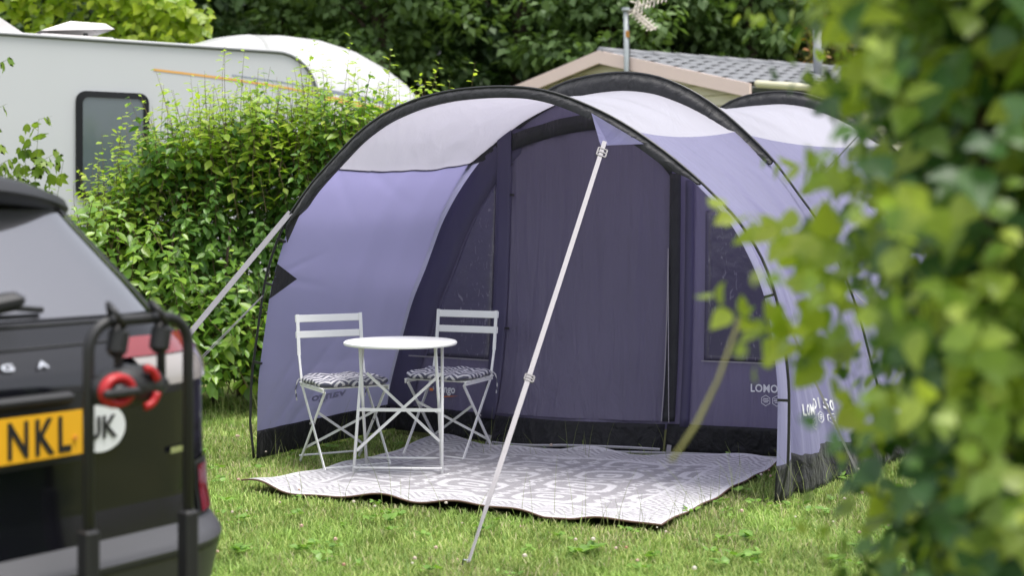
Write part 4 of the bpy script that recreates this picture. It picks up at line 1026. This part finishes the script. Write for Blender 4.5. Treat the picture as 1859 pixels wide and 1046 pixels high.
def stems_mesh(name, L, r0, mat):
    """thin three-sided stems along polylines L (n,k,3)"""
    n_, k, _ = L.shape; ang = np.array([0, 2.094, 4.189]); V_ = []
    for i in range(k):
        rad = r0 * (1 - .75 * i / (k - 1)); off = np.stack([np.cos(ang), np.sin(ang), np.zeros(3)], 1) * rad
        V_.append(L[:, i][:, None] + off[None])
    V_ = np.stack(V_, 1).reshape(n_, k * 3, 3); fs = []
    for i in range(k - 1):
        for j in range(3): fs.append((i * 3 + j, i * 3 + (j + 1) % 3, i * 3 + 3 + (j + 1) % 3, i * 3 + 3 + j))
    F = (np.array(fs)[None] + (np.arange(n_) * k * 3)[:, None, None]).reshape(-1, 4)
    return mesh_np(name, V_.reshape(-1, 3), F, mat, True)
def pick(P, S, n_, x0=0, x1=1859, y0=0, y1=1046):
    """the n leaves that show largest in the photograph's frame"""
    d_ = np.maximum(P[:, 1], .3); px_ = 929.5 + 2582 * P[:, 0] / d_; py_ = 395 - 2582 * (P[:, 2] - CAM_H) / d_
    ok = (px_ > x0) & (px_ < x1) & (py_ > y0) & (py_ < y1)
    sc = np.where(ok, S / d_, -1); idx = np.argsort(-sc)[:n_]; return idx[sc[idx] > 0]
def shrub(name, label, cat, loc, leaves, T, mat, stem_lines, stem_r, stem_mat, singles=0, trunks=None, win=None, group=None):
    P_, D_, N_, S_ = leaves; loc = np.array(loc, dtype=float)
    root = thing(name, label, cat, tuple(loc), 0, group)
    if singles:
        # prefer leaves with nothing of their own shrub in front: nearest in each screen cell
        d_ = P_[:, 1]; px_ = 929.5 + 2582 * P_[:, 0] / d_; py_ = 395 - 2582 * (P_[:, 2] - CAM_H) / d_
        cell = (np.floor(px_ / 22) * 4000 + np.floor(py_ / 22)).astype(np.int64); order = np.argsort(d_)
        _, first = np.unique(cell[order], return_index=True); vis = order[first]
        w_ = win or (0, 1859, 0, 1046)
        sub = pick(P_[vis], S_[vis], singles, *w_); idx = vis[sub]
        lm = mesh_np('leaf', T[0], T[1], mat); x, y, z = basis(D_[idx], N_[idx])
        for i, a in enumerate(idx):
            o_ = bpy.data.objects.new('leaf', lm); COL.objects.link(o_); o_.parent = root
            s_ = S_[a]; q_ = P_[a] - loc
            o_.matrix_local = Matrix(((x[i, 0] * s_, y[i, 0] * s_, z[i, 0] * s_, q_[0]), (x[i, 1] * s_, y[i, 1] * s_, z[i, 1] * s_, q_[1]), (x[i, 2] * s_, y[i, 2] * s_, z[i, 2] * s_, q_[2]), (0, 0, 0, 1)))
        keep = np.ones(len(P_), bool); keep[idx] = False; P_, D_, N_, S_ = P_[keep], D_[keep], N_[keep], S_[keep]
    if len(P_):
        o_ = obj('foliage', leaf_mesh('foliage', P_ - loc, D_, N_, S_, T, mat), root); o_['kind'] = 'stuff'
    if stem_lines is not None:
        o_ = obj('stems', stems_mesh('stems', stem_lines - loc, stem_r, stem_mat), root); o_['kind'] = 'stuff'
    for tr_ in trunks or []:
        part('trunk', MB().tube([tuple(np.array(q_) - loc) for q_ in tr_[0]], tr_[1], 7), M['bark'], root, smooth=True)
    return root
def cat_(*ls_): return tuple(np.concatenate([l_[i] for l_ in ls_]) for i in range(4))

G1 = (.19, .34, .05, 1); G2 = (.12, .25, .04, 1); G3 = (.065, .155, .03, 1); G4 = (.30, .44, .06, 1); G5 = (.03, .075, .02, 1)
M['leaf_hedge'] = mat_leaf('hedge leaf', [G2, G1, G4, G1, G2], .5)
M['leaf_dark'] = mat_leaf('broad shrub leaf', [G5, G3, G2, G3, G1], .35)
M['leaf_front'] = mat_leaf('near shrub leaf', [(.18, .29, .05, 1), (.28, .40, .07, 1), (.40, .50, .09, 1), (.48, .56, .10, 1), (.20, .31, .09, 1)], .5, .33)
M['leaf_lime'] = mat_leaf('lime leaf', [(.34, .44, .03, 1), (.22, .34, .03, 1), (.42, .50, .04, 1), (.28, .40, .03, 1)], .5)
M['leaf_sap'] = mat_leaf('sapling leaf', [(.20, .30, .05, 1), (.28, .38, .07, 1), (.14, .24, .04, 1)], .5)
M['leaf_wood'] = mat_leaf('woodland leaf', [(.034, .07, .026, 1), (.06, .12, .036, 1), (.10, .17, .052, 1), (.042, .09, .03, 1)], .3, .5)
M['leaf_wood2'] = mat_leaf('woodland leaf pale', [(.12, .20, .07, 1), (.19, .29, .095, 1), (.085, .15, .05, 1)], .35, .5)
M['leaf_gold'] = mat_leaf('yellowish shrub leaf', [(.16, .18, .03, 1), (.24, .26, .04, 1), (.12, .16, .03, 1), (.40, .16, .03, 1)], .4)

# ------------------------------------------------------------------ hedge behind the porch
M['leaf_young'] = mat_leaf('young hedge leaf', [(.30, .44, .065, 1), (.40, .53, .08, 1), (.24, .38, .055, 1), (.50, .57, .11, 1), (.34, .48, .065, 1)], .5, .38)
r = np.random.default_rng(21)
def hedge_top(X): return np.interp(X, [-3.4, -3.1, -2.85, -2.6, -2.2, -1.6, -1.0, -.5, 0], [1.30, 1.55, 1.84, 2.10, 2.30, 2.38, 2.32, 2.20, 2.0])
n_ = 1950
X = r.uniform(-3.2, -.2, n_); Yb = 10.35 + .9 * r.beta(1.1, 2.0, n_); tz = r.random(n_) ** .85; top_ = hedge_top(X) - .42 + .12 * np.sin(X * 9) + .08 * np.sin(X * 17 + 1)
Z = .14 + (top_ - .14) * tz
Yb = Yb + .22 * np.sin(X * 5 + Z * 3) * .6 + .15 * np.sin(X * 11 - Z * 7)
B = np.column_stack([X, Yb, Z]); outw = np.column_stack([r.normal(0, .4, n_), -.65 * (1 - tz ** 3) + r.normal(0, .3, n_), .35 + .9 * tz])
L_a = grow(B, outw, r.uniform(.26, .52, n_), r, .036, .105, 15, .75, .1)
# lighter young growth: upright shoots over the top and the outer face
n2 = 560; X = r.uniform(-3.15, -.4, n2); up_ = r.random(n2) ** .5
B2 = np.column_stack([X, r.uniform(10.2, 11.0, n2), (hedge_top(X) - .42) * (.62 + .38 * up_)]); D2 = np.column_stack([r.normal(0, .16, n2), -.15 + r.normal(0, .18, n2), np.ones(n2)])
L_b = grow(B2, D2, r.uniform(.35, .66, n2) * np.where(r.random(n2) < .25, 1.3, .95), r, .038, .098, 22, .5, .05)
tr_ = [([(x, 11.0, -.05), (x + .05, 10.95, .6), (x + r.normal(0, .1), 10.8, 1.3), (x + r.normal(0, .2), 10.8, 1.9)], [.035, .028, .02, .008]) for x in (-2.9, -2.5, -2.1, -1.7, -1.3, -.9, -.5)]
hs = shrub('hedge_shrub', 'tall loose leafy hedge between the caravan and the porch with pale upright shoots', 'hedge', (-1.8, 11.0, 0), L_a[:4], T_OVAL, mat_leaf('hedge leaf', [G3, G2, G1, G2, G3], .4), np.concatenate([L_a[4], L_b[4]]), .004, M['twig'], 150, tr_, (130, 720, 100, 700))
yo = np.array((-1.8, 11.0, 0.)); Py, Dy, Ny, Sy = L_b[:4]
sel = pick(Py, Sy, 150, 130, 720, 100, 420); x, y, z = basis(Dy, Ny); lm_ = mesh_np('leaf', T_OVAL[0], T_OVAL[1], M['leaf_young'])
for i in sel:
    o_ = bpy.data.objects.new('leaf', lm_); COL.objects.link(o_); o_.parent = hs; q_ = Py[i] - yo
    o_.matrix_local = Matrix([[x[i, k] * Sy[i], y[i, k] * Sy[i], z[i, k] * Sy[i], q_[k]] for k in range(3)] + [[0, 0, 0, 1]])
kp = np.ones(len(Py), bool); kp[sel] = False
obj('young_foliage', leaf_mesh('young_foliage', Py[kp] - yo, Dy[kp], Ny[kp], Sy[kp], T_OVAL, M['leaf_young']), hs)['kind'] = 'stuff'
# lower yellow-green shrub in front of it, open underneath
r = np.random.default_rng(22); n_ = 240
X = r.uniform(-3.5, -1.75, n_); tz = r.random(n_); Yb = 9.75 + .6 * r.random(n_)
tp_ = np.interp(X, [-3.5, -3.0, -2.6, -2.2, -1.75], [1.35, 1.42, 1.25, .95, .75]); Z = .16 + (tp_ - .16) * tz
B = np.column_stack([X, Yb, Z]); outw = np.column_stack([r.normal(0, .5, n_), -.5 + r.normal(0, .3, n_), .45 + .5 * tz])
L_c = grow(B, outw, r.uniform(.22, .42, n_), r, .036, .115, 8, .5, .1)
tr_ = [([(x, 10.6, -.05), (x - .1, 10.5, .5), (x - .2 + r.normal(0, .1), 10.3, .9), (x - .2, 10.1, 1.3)], [.03, .022, .016, .006]) for x in (-3.1, -2.6, -2.2, -1.8)]
bare = np.stack([np.array((r.uniform(-2.9, -1.7), 10.3, .1)) + np.array([(0, 0, 0), (r.normal(0, .1), -.1, .35), (r.normal(0, .2), -.2, .65), (r.normal(0, .3), -.3, .9)]) for _ in range(40)])
shrub('glossy_shrub', 'low yellow green shrub with glossy leaves and bare twigs between the car and the tent', 'shrub', (-2.3, 10.6, 0), L_c[:4], T_OVAL, mat_leaf('glossy shrub leaf', [G2, G1, G4, G1, (.10, .20, .03, 1)], .4, .3), np.concatenate([L_c[4], bare]), .005, M['twig'], 260, tr_, (130, 520, 380, 700))
# saplings with drooping leaves in front of the caravan
def sapling(label, base, tips, seed, win):
    r = np.random.default_rng(seed); Ls = []; St = []
    for tip, n_leaf in tips:
        b_ = np.array(base); t_ = np.array(tip); ln = np.linalg.norm(t_ - b_)
        nb = max(3, n_leaf); k = np.linspace(.45, 1, nb); pts = b_ + (t_ - b_) * k[:, None]
        dirs = np.column_stack([r.choice([-1, 1], nb) * r.uniform(.5, 1, nb), r.normal(0, .4, nb), r.uniform(.2, .6, nb)])
        g_ = grow(pts, dirs, np.clip(.42 * (1.25 - k), .08, .34), r, .035, .115, 10, .9, 0)
        Ls.append(g_[:4]); St.append(g_[4]); main = np.stack([b_ + (t_ - b_) * a for a in (0, .35, .7, 1)])[None]; St.append(main)
    return shrub('maple_sapling', label, 'sapling', base, cat_(*Ls), T_LOBE, M['leaf_sap'], np.concatenate(St), .006, M['green_stem'], 120, None, win, 'saplings before the caravan')
sapling('young sapling with drooping lobed leaves beside the black caravan window', (-3.75, 10.9, 0), [((-3.56, 10.7, 2.12), 15), ((-3.36, 10.65, 1.80), 9), ((-3.85, 10.7, 1.78), 10), ((-3.66, 10.7, 1.88), 9)], 31, (20, 170, 180, 360))
sapling('sapling at the left picture edge with few hanging leaves before the white caravan', (-4.1, 10.9, 0), [((-3.90, 10.8, 2.55), 9), ((-3.93, 10.8, 2.2), 9), ((-3.86, 10.8, 1.75), 9)], 32, (0, 60, 80, 340))
# lime-green climber seen above the caravan roof
r = np.random.default_rng(23); n_ = 330
X = r.uniform(-5.9, -3.65, n_); hi = np.interp(X, [-5.9, -5.4, -4.6, -4.1, -3.65], [4.2, 4.5, 4.6, 4.1, 3.7]); Z = 3.0 + (hi - 3.0) * r.random(n_) ** .7
B = np.column_stack([X, r.uniform(16.2, 17.0, n_), Z]); outw = np.column_stack([r.normal(0, .5, n_), -.6 + r.normal(0, .3, n_), .5 + r.normal(0, .3, n_)])
L_d = grow(B, outw, r.uniform(.25, .5, n_), r, .08, .17, 15, .5, 0)
tr_ = [([(-4.9, 17.0, -.05), (-4.9, 16.9, 2.0), (-4.8, 16.8, 3.4), (-4.7, 16.7, 4.2)], [.06, .05, .035, .015])]
shrub('lime_shrub', 'bright lime green large-leaved shrub showing above the caravan roof', 'shrub', (-4.9, 17.0, 0), L_d[:4], T_WIDE, M['leaf_lime'], L_d[4], .008, M['green_stem'], 300, tr_, (30, 370, 0, 90))
# yellowish shrub beyond the static home
r = np.random.default_rng(24); n_ = 260
X = r.normal(5.2, .55, n_); B = np.column_stack([X, r.uniform(22, 23, n_), 2.6 + r.random(n_) * 2.2 * np.exp(-((X - 5.3) / .9) ** 2)])
outw = np.column_stack([r.normal(0, .5, n_), r.normal(-.3, .4, n_), np.full(n_, .8)])
L_e = grow(B, outw, r.uniform(.4, .7, n_), r, .06, .15, 30, .2, 0)
shrub('golden_shrub', 'yellowish green shrub with orange tips behind the grey tiled roof', 'shrub', (5.2, 22.6, 0), L_e[:4], T_OVAL, M['leaf_gold'], L_e[4], .01, M['twig'], 0, [([(5.2, 22.6, -.05), (5.2, 22.5, 1.5), (5.25, 22.5, 3.0), (5.2, 22.5, 4.4)], [.08, .06, .04, .015])])

# ------------------------------------------------------------------ woodland trees
def tree(label, loc, h, rad, base, nclump, nleaf, lsize, mat, seed):
    r = np.random.default_rng(seed); loc = np.array(loc, float)
    root = thing('woodland_tree', label, 'tree', tuple(loc), 0, 'trees of the wood behind')
    bend = r.normal(0, .25, 2)
    tp_ = [(bend[0] * a * a, bend[1] * a * a, a * h * .9 - .1) for a in np.linspace(0, 1, 7)]
    part('trunk', MB().tube(tp_, list(np.linspace(.22, .04, 7) * h / 9), 8), M['bark'], root, smooth=True)
    cz = (base + h) / 2; hz = (h - base) / 2
    u = norm(r.normal(size=(nclump, 3))) * (r.random((nclump, 1)) ** .45); C = u * np.array((rad, rad, hz)) + np.array((0, 0, cz))
    mb = MB()
    for c in C[:14]:
        z0 = max(base * .6, c[2] - r.uniform(.5, 1.3)); a = z0 / h / .9; s_ = np.array((bend[0] * a * a, bend[1] * a * a, z0))
        mb.tube([tuple(s_), tuple((s_ + c) / 2 + np.array((0, 0, .15))), tuple(c)], [.055, .035, .012], 5)
    part('limbs', mb, M['bark'], root, smooth=True)
    which = r.integers(0, nclump, nleaf); sp = r.uniform(.28, .6, nclump)
    off = norm(r.normal(size=(nleaf, 3))) * (r.random((nleaf, 1)) ** .5) * sp[which][:, None] * np.array((1.15, 1.15, .62))
    P_ = C[which] + off
    D_ = norm(off + np.array((0, 0, -.25)) + r.normal(0, .25, (nleaf, 3))); N_ = norm(np.array((0, 0, 1.)) + norm(off) * .6 + r.normal(0, .35, (nleaf, 3)))
    o_ = obj('crown', leaf_mesh('crown', P_, D_, N_, lsize * r.uniform(.6, 1.3, nleaf), T_TREE, mat), root); o_['kind'] = 'stuff'
    return root
TR = [  # x, y, h, rad, crown base, pale?
    (-9.2, 25, 9, 2.3, .8, 0), (-6.2, 23.5, 9, 2.0, 1.2, 0), (-4.0, 25.5, 10, 1.8, 1.0, 1), (-2.2, 22.8, 9.5, 1.7, 1.2, 1), (.1, 24.5, 10, 1.8, 1.0, 0), (1.5, 22.6, 9, 1.5, 1.4, 1),
    (3.0, 25.5, 10, 1.7, 1.0, 0), (3.9, 23.6, 9, 1.4, 1.4, 1), (6.2, 25.0, 9.5, 2.0, 1.0, 0), (8.6, 24.0, 10, 2.2, 1.0, 1), (10.8, 26, 10, 2.2, 1.0, 0)]
WHERE = ['leftmost dark tree of the wood beyond the caravan', 'dark tree above the lime shrub and the caravan roof', 'tree with pale clumps rising left of the caravan nose', 'green tree directly above the caravan nose', 'dark tree left of the static home gable',
         'pale leaved tree just left of the aerial mast', 'dark tree behind the aerial', 'pale leaved tree right of the aerial above the tiled roof', 'dark tree behind the golden shrub', 'pale tree behind the near bush at the right', 'rightmost dark tree of the wood, behind the near bush']
for i, (x, y_, h, ra, ba, pale) in enumerate(TR):
    tree(WHERE[i], (x, y_, 0), h, ra, ba, 95, 11000, .17, M['leaf_wood2'] if pale else M['leaf_wood'], 100 + i)
# the far wood that closes the view: one mass nobody could count
r = np.random.default_rng(9); nl = 80000
P_ = np.column_stack([r.uniform(-18, 20, nl), r.uniform(28, 33, nl), r.uniform(-.1, 12, nl)]); P_[:, :] += norm(r.normal(size=(nl, 3))) * .3
D_ = norm(r.normal(size=(nl, 3)) + np.array((0, -.3, -.4))); N_ = norm(r.normal(0, .5, (nl, 3)) + np.array((0, -.5, .8)))
o_ = obj('far_wood', leaf_mesh('far_wood', P_, D_, N_, r.uniform(.3, .6, nl), T_TREE, M['leaf_wood']))
tag(o_, 'dark mass of woodland foliage closing the view behind everything', 'wood', kind='stuff')

# ------------------------------------------------------------------ near shrub on the right, out of focus
r = np.random.default_rng(41)
def near_left(z): return np.interp(z, [.0, .5, .8, 1.0, 1.2, 1.4, 1.6, 2.0], [.74, .69, .655, .655, .65, .625, .59, .55])
n_ = 1750
Z = .70 + 1.65 * r.random(n_) ** .85; Yb = r.uniform(2.05, 3.4, n_); X = near_left(Z) * (Yb / 2.3) + .06 + r.random(n_) ** 1.25 * 1.5
B = np.column_stack([X, Yb, Z]); outw = np.column_stack([-.55 + r.normal(0, .5, n_), -.35 + r.normal(0, .5, n_), .45 + r.normal(0, .35, n_)])
L_f = grow(B, outw, r.uniform(.2, .42, n_), r, .032, .056, 20, .5, .05)
# sprigs that reach out to the left:  base, tip
SPR = [((.60, 2.5, 1.10), (.345, 2.55, 1.235)), ((.60, 2.5, 1.16), (.42, 2.55, 1.20)), ((.64, 2.5, 1.25), (.375, 2.55, 1.40)), ((.60, 2.4, 1.33), (.42, 2.45, 1.37)), ((.66, 2.3, 1.42), (.47, 2.3, 1.46)), ((.62, 2.3, 1.55), (.50, 2.3, 1.60)),
       ((.60, 2.2, 1.60), (.47, 2.2, 1.72)), ((.66, 2.3, 1.0), (.53, 2.35, 1.10)), ((.70, 2.4, .86), (.60, 2.4, .92)), ((.6, 2.1, 1.66), (.45, 2.1, 1.76)), ((.62, 2.4, 1.22), (.50, 2.4, 1.27))]
Bs = np.array([a for a, _ in SPR]); Ts = np.array([b_ for _, b_ in SPR]); Ls_ = np.linalg.norm(Ts - Bs, axis=1)
L_g = grow(Bs, Ts - Bs, Ls_ * 1.02, r, .022, .070, 15, .3, .2, sizevar=.2, curve=.05)
L_g = (L_g[0], norm(L_g[1] + np.array((-.3, 0, .1))), norm(np.array((0, -.75, .65)) + r.normal(0, .35, L_g[0].shape)), np.maximum(L_g[3], .042), L_g[4])
M['leaf_sprig'] = mat_leaf('young shrub leaf', [(.46, .56, .08, 1), (.54, .62, .09, 1), (.36, .48, .07, 1), (.60, .65, .13, 1)], .5, .4)
tr_ = [([(x, y_, -.05), (x + .02, y_, .5), (x + d_, y_ - .05, 1.1), (x + d_ * 2, y_, 1.8)], [.018, .014, .010, .005]) for x, y_, d_ in ((.80, 2.3, -.03), (.95, 2.6, .03), (1.1, 2.2, .02), (1.3, 2.7, -.03), (.86, 1.95, -.02), (1.6, 2.4, 0))]
nl_ = L_f[:4]
near = shrub('near_shrub', 'large out of focus leafy shrub filling the right edge of the picture', 'shrub', (1.1, 2.4, 0), nl_, T_WIDE, M['leaf_front'], np.concatenate([L_f[4], L_g[4]]), .003, M['green_stem'], 200, tr_)
lm_ = mesh_np('leaf', T_WIDE[0], T_WIDE[1], M['leaf_sprig']); x, y, z = basis(L_g[1], L_g[2])
for i in range(len(L_g[0])):   # the bright young leaves that reach out to the left, one by one
    o_ = bpy.data.objects.new('leaf', lm_); COL.objects.link(o_); o_.parent = near; s_ = L_g[3][i]; q_ = L_g[0][i] - np.array((1.1, 2.4, 0))
    o_.matrix_local = Matrix([[x[i, k] * s_, y[i, k] * s_, z[i, k] * s_, q_[k]] for k in range(3)] + [[0, 0, 0, 1]])
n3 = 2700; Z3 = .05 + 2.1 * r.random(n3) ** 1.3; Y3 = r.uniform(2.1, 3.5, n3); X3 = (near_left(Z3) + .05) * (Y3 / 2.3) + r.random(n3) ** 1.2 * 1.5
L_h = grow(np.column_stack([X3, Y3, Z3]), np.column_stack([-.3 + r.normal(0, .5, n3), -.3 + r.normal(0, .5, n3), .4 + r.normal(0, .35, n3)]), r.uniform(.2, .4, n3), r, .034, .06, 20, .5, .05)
obj('shade_toned_foliage', leaf_mesh('shade_toned_foliage', L_h[0] - np.array((1.1, 2.4, 0)), L_h[1], L_h[2], L_h[3], T_WIDE, mat_leaf('shade toned shrub leaf', [(.04, .10, .03, 1), (.07, .16, .04, 1), (.11, .21, .05, 1), (.05, .12, .045, 1)], .3, .35)), near)['kind'] = 'stuff'  # inner leaves coloured darker: the shade inside the shrub is put into their colour
part('trailing_stem', MB().tube([(x - 1.1, y_ - 2.4, z) for x, y_, z in ((.40, 2.5, 1.20), (.355, 2.45, 1.10), (.315, 2.42, 1.03), (.285, 2.42, .985), (.27, 2.42, .965))], [.003, .003, .004, .003, .005], 6), mat_plain('dry stem', (.35, .33, .12, 1), .7), near, smooth=True)
# ------------------------------------------------------------------ grass
r = np.random.default_rng(77)
def in_quad(x, y_, q):
    ok = np.ones(len(x), bool)
    for i in range(4):
        a, b_ = q[i], q[(i + 1) % 4]; ok &= ((b_[0] - a[0]) * (y_ - a[1]) - (b_[1] - a[1]) * (x - a[0])) > 0
    return ok
nb = 460000
yg = 4.6 + 8.6 * r.random(nb) ** 1.7; half = yg * .40 + .6; xg = (r.random(nb) * 2 - 1) * half
c_r = (RA + RB + RC + RD) / 4; rugq = [c_r + (q_ - c_r) * .985 for q_ in (RA, RB, RC, RD)]
carf = [np.array((CAR + EU * a + EW * b_)[:2]) for a, b_ in ((-.9, .1), (.9, .1), (.9, 4.4), (-.9, 4.4))]
tentf = [A1.L - AX * .15 , A1.R - AX * .15, A2.R, A2.L]
ok = ~in_quad(xg, yg, rugq) & ~in_quad(xg, yg, carf) & ~in_quad(xg, yg, tentf)
xg, yg = xg[ok], yg[ok]; nb = len(xg)
def vnoise(x, y_, sc, seed):
    rr_ = np.random.default_rng(seed); T_ = rr_.random((64, 64)); a = x * sc + 31; b_ = y_ * sc + 17; i = np.floor(a).astype(int); j = np.floor(b_).astype(int); u = a - i; v = b_ - j; u = u * u * (3 - 2 * u); v = v * v * (3 - 2 * v)
    g_ = lambda p_, q_: T_[p_ % 64, q_ % 64]
    return (g_(i, j) * (1 - u) + g_(i + 1, j) * u) * (1 - v) + (g_(i, j + 1) * (1 - u) + g_(i + 1, j + 1) * u) * v
cl = vnoise(xg, yg, 2.6, 1) * .6 + vnoise(xg, yg, 7, 2) * .4
hgt = (.010 + .024 * r.random(nb) ** 1.5) * (.55 + .9 * cl); tall = r.random(nb) < .006; hgt = np.where(tall, hgt + r.uniform(.03, .10, nb), hgt)
az = r.uniform(0, 6.28, nb); wd = (.0013 + .0018 * r.random(nb)) * np.where(tall, .6, 1) * (1 + .10 * (yg - 5)); lean = hgt * r.uniform(.3, 1.7, nb)
dx, dy = np.cos(az), np.sin(az); px_, py_ = -dy, dx
z0 = np.full(nb, -.022)
def P3(fw, sd_, zz_): return np.column_stack([xg + dx * fw + px_ * sd_, yg + dy * fw + py_ * sd_, z0 + zz_])
Vg = np.stack([P3(0, -wd, 0 * hgt), P3(0, wd, 0 * hgt), P3(lean * .4, wd * .8, hgt * .62 + .01), P3(lean * .4, -wd * .8, hgt * .62 + .01), P3(lean, 0 * wd, hgt + .012)], 1)
o5 = (np.arange(nb) * 5)[:, None]
me = mesh_np('grass', Vg.reshape(-1, 3), [o5 + np.array([[0, 1, 2, 3]]), o5 + np.array([[3, 2, 4]])], None, False)
pal = np.array([(.25, .37, .085), (.34, .45, .12), (.44, .52, .17), (.18, .30, .065), (.56, .53, .29)])
dry = vnoise(xg, yg, 1.6, 3) * .6 + vnoise(xg, yg, 4.5, 4) * .4
pk = r.random(nb); col = np.where((pk < .30)[:, None], pal[0], np.where((pk < .62)[:, None], pal[1], np.where((pk < .82)[:, None], pal[2], pal[3])))
straw = r.random(nb) < np.clip((dry - .40) * 1.0, .04, .5); col = np.where(straw[:, None], pal[4] * r.uniform(.6, 1.1, (nb, 1)), col)
lush = cl > .62; col = np.where((lush & (r.random(nb) < .7))[:, None], pal[0] * r.uniform(.8, 1.5, (nb, 1)), col)
col = col * (.66 + .72 * (vnoise(xg, yg, 3.3, 11) * .55 + vnoise(xg, yg, 9, 12) * .45))[:, None]
ca = me.color_attributes.new('Col', 'FLOAT_COLOR', 'POINT'); cc = np.ones((nb, 5, 4), np.float32); cc[..., :3] = col[:, None]; ca.data.foreach_set('color', cc.ravel())
m, n, l, p, out = nt('grass blades'); a_ = n.new('ShaderNodeAttribute'); a_.attribute_name = 'Col'
l.new(a_.outputs['Color'], p.inputs['Base Color']); p.inputs['Roughness'].default_value = .5; p.inputs['Specular IOR Level'].default_value = .3
t = n.new('ShaderNodeBsdfTranslucent'); l.new(a_.outputs['Color'], t.inputs['Color']); ms = n.new('ShaderNodeMixShader'); ms.inputs[0].default_value = .4
l.new(p.outputs[0], ms.inputs[1]); l.new(t.outputs[0], ms.inputs[2]); l.new(ms.outputs[0], out.inputs['Surface'])
me.materials.append(m); M['grass'] = m
tag(obj('grass', me), 'short mown campsite lawn with lush and dry patches', 'grass', kind='stuff')
# tall seed stalks along the rug, the tent and the hedge
r = np.random.default_rng(78); spots = []
for (x0, y0, x1, y1, k) in ((.2, 6.2, .9, 6.25, 22), (.7, 6.3, 1.5, 7.0, 26), (-1.2, 7.0, .5, 6.3, 14), (1.3, 6.6, 1.8, 7.0, 16), (-2.35, 9.4, -1.7, 9.9, 40), (-1.5, 7.95, -.9, 8.8, 12), (-.2, 8.2, 1.4, 7.9, 16)):
    a = r.random(k); spots += list(zip(x0 + (x1 - x0) * a + r.normal(0, .08, k), y0 + (y1 - y0) * a + r.normal(0, .08, k), r.uniform(.12, .30, k)))
sp3 = np.array(spots); k = len(sp3); b0 = np.column_stack([sp3[:, :2], np.full(k, -.02)]); ln_ = r.normal(0, .35, (k, 2)) * sp3[:, 2:3]
Lst = np.stack([b0 + np.column_stack([ln_ * a * a, sp3[:, 2] * a]) for a in (0, .35, .7, 1)], 1)
me1 = stems_mesh('stalks', Lst, .0018, mat_plain('seed stalk', (.20, .24, .07, 1), .7))
tag(obj('grass_stalks', me1), 'thin tall grass stalks standing along the rug edge and the hedge', 'grass', kind='stuff')
# clover heads and fallen petals in the lawn
r = np.random.default_rng(79); mbc = MB()
for _ in range(110):
    y_ = r.uniform(5.4, 8.8); x = r.uniform(-.28 * y_, .3 * y_)
    if in_quad(np.array([x]), np.array([y_]), [RA, RB, RC, RD])[0]: continue
    s_ = r.uniform(.004, .010); mbc.lathe([(0, 0), (s_, s_ * .4), (s_ * .9, s_ * 1.2), (0, s_ * 1.7)], (x, y_, .03 + r.random() * .015), 6)
tag(part('clover_flowers', mbc, mat_leaf('clover head', [(.65, .55, .50, 1), (.6, .38, .30, 1), (.7, .66, .6, 1), (.45, .2, .12, 1)], .2), None), 'tiny white and pink clover heads scattered in the lawn', 'flowers', kind='stuff')
# broad-leaved weeds and clover leaves in the turf
r = np.random.default_rng(80); P_, D_, S_ = [], [], []
for _ in range(150):
    y_ = r.uniform(5.3, 8.6); x = r.uniform(-.26 * y_, .32 * y_)
    if in_quad(np.array([x]), np.array([y_]), [RA, RB, RC, RD])[0]: continue
    k = r.integers(5, 11); a = r.uniform(0, 6.28, k); sz = r.uniform(.016, .042)
    for q_ in a:
        P_.append((x + r.normal(0, .02), y_ + r.normal(0, .02), .012 + r.random() * .012)); D_.append((math.cos(q_), math.sin(q_), r.uniform(.1, .7))); S_.append(sz * r.uniform(.7, 1.3))
P_, D_, S_ = np.array(P_), np.array(D_), np.array(S_)
o_ = obj('lawn_weeds', leaf_mesh('lawn_weeds', P_, D_, norm(np.array((0, 0, 1.)) + r.normal(0, .2, P_.shape)), S_, T_WIDE, mat_leaf('weed leaf', [(.16, .30, .05, 1), (.22, .38, .07, 1), (.12, .24, .04, 1)], .35)))
tag(o_, 'small broad-leaved weeds and clover growing among the lawn grass', 'weeds', kind='stuff')
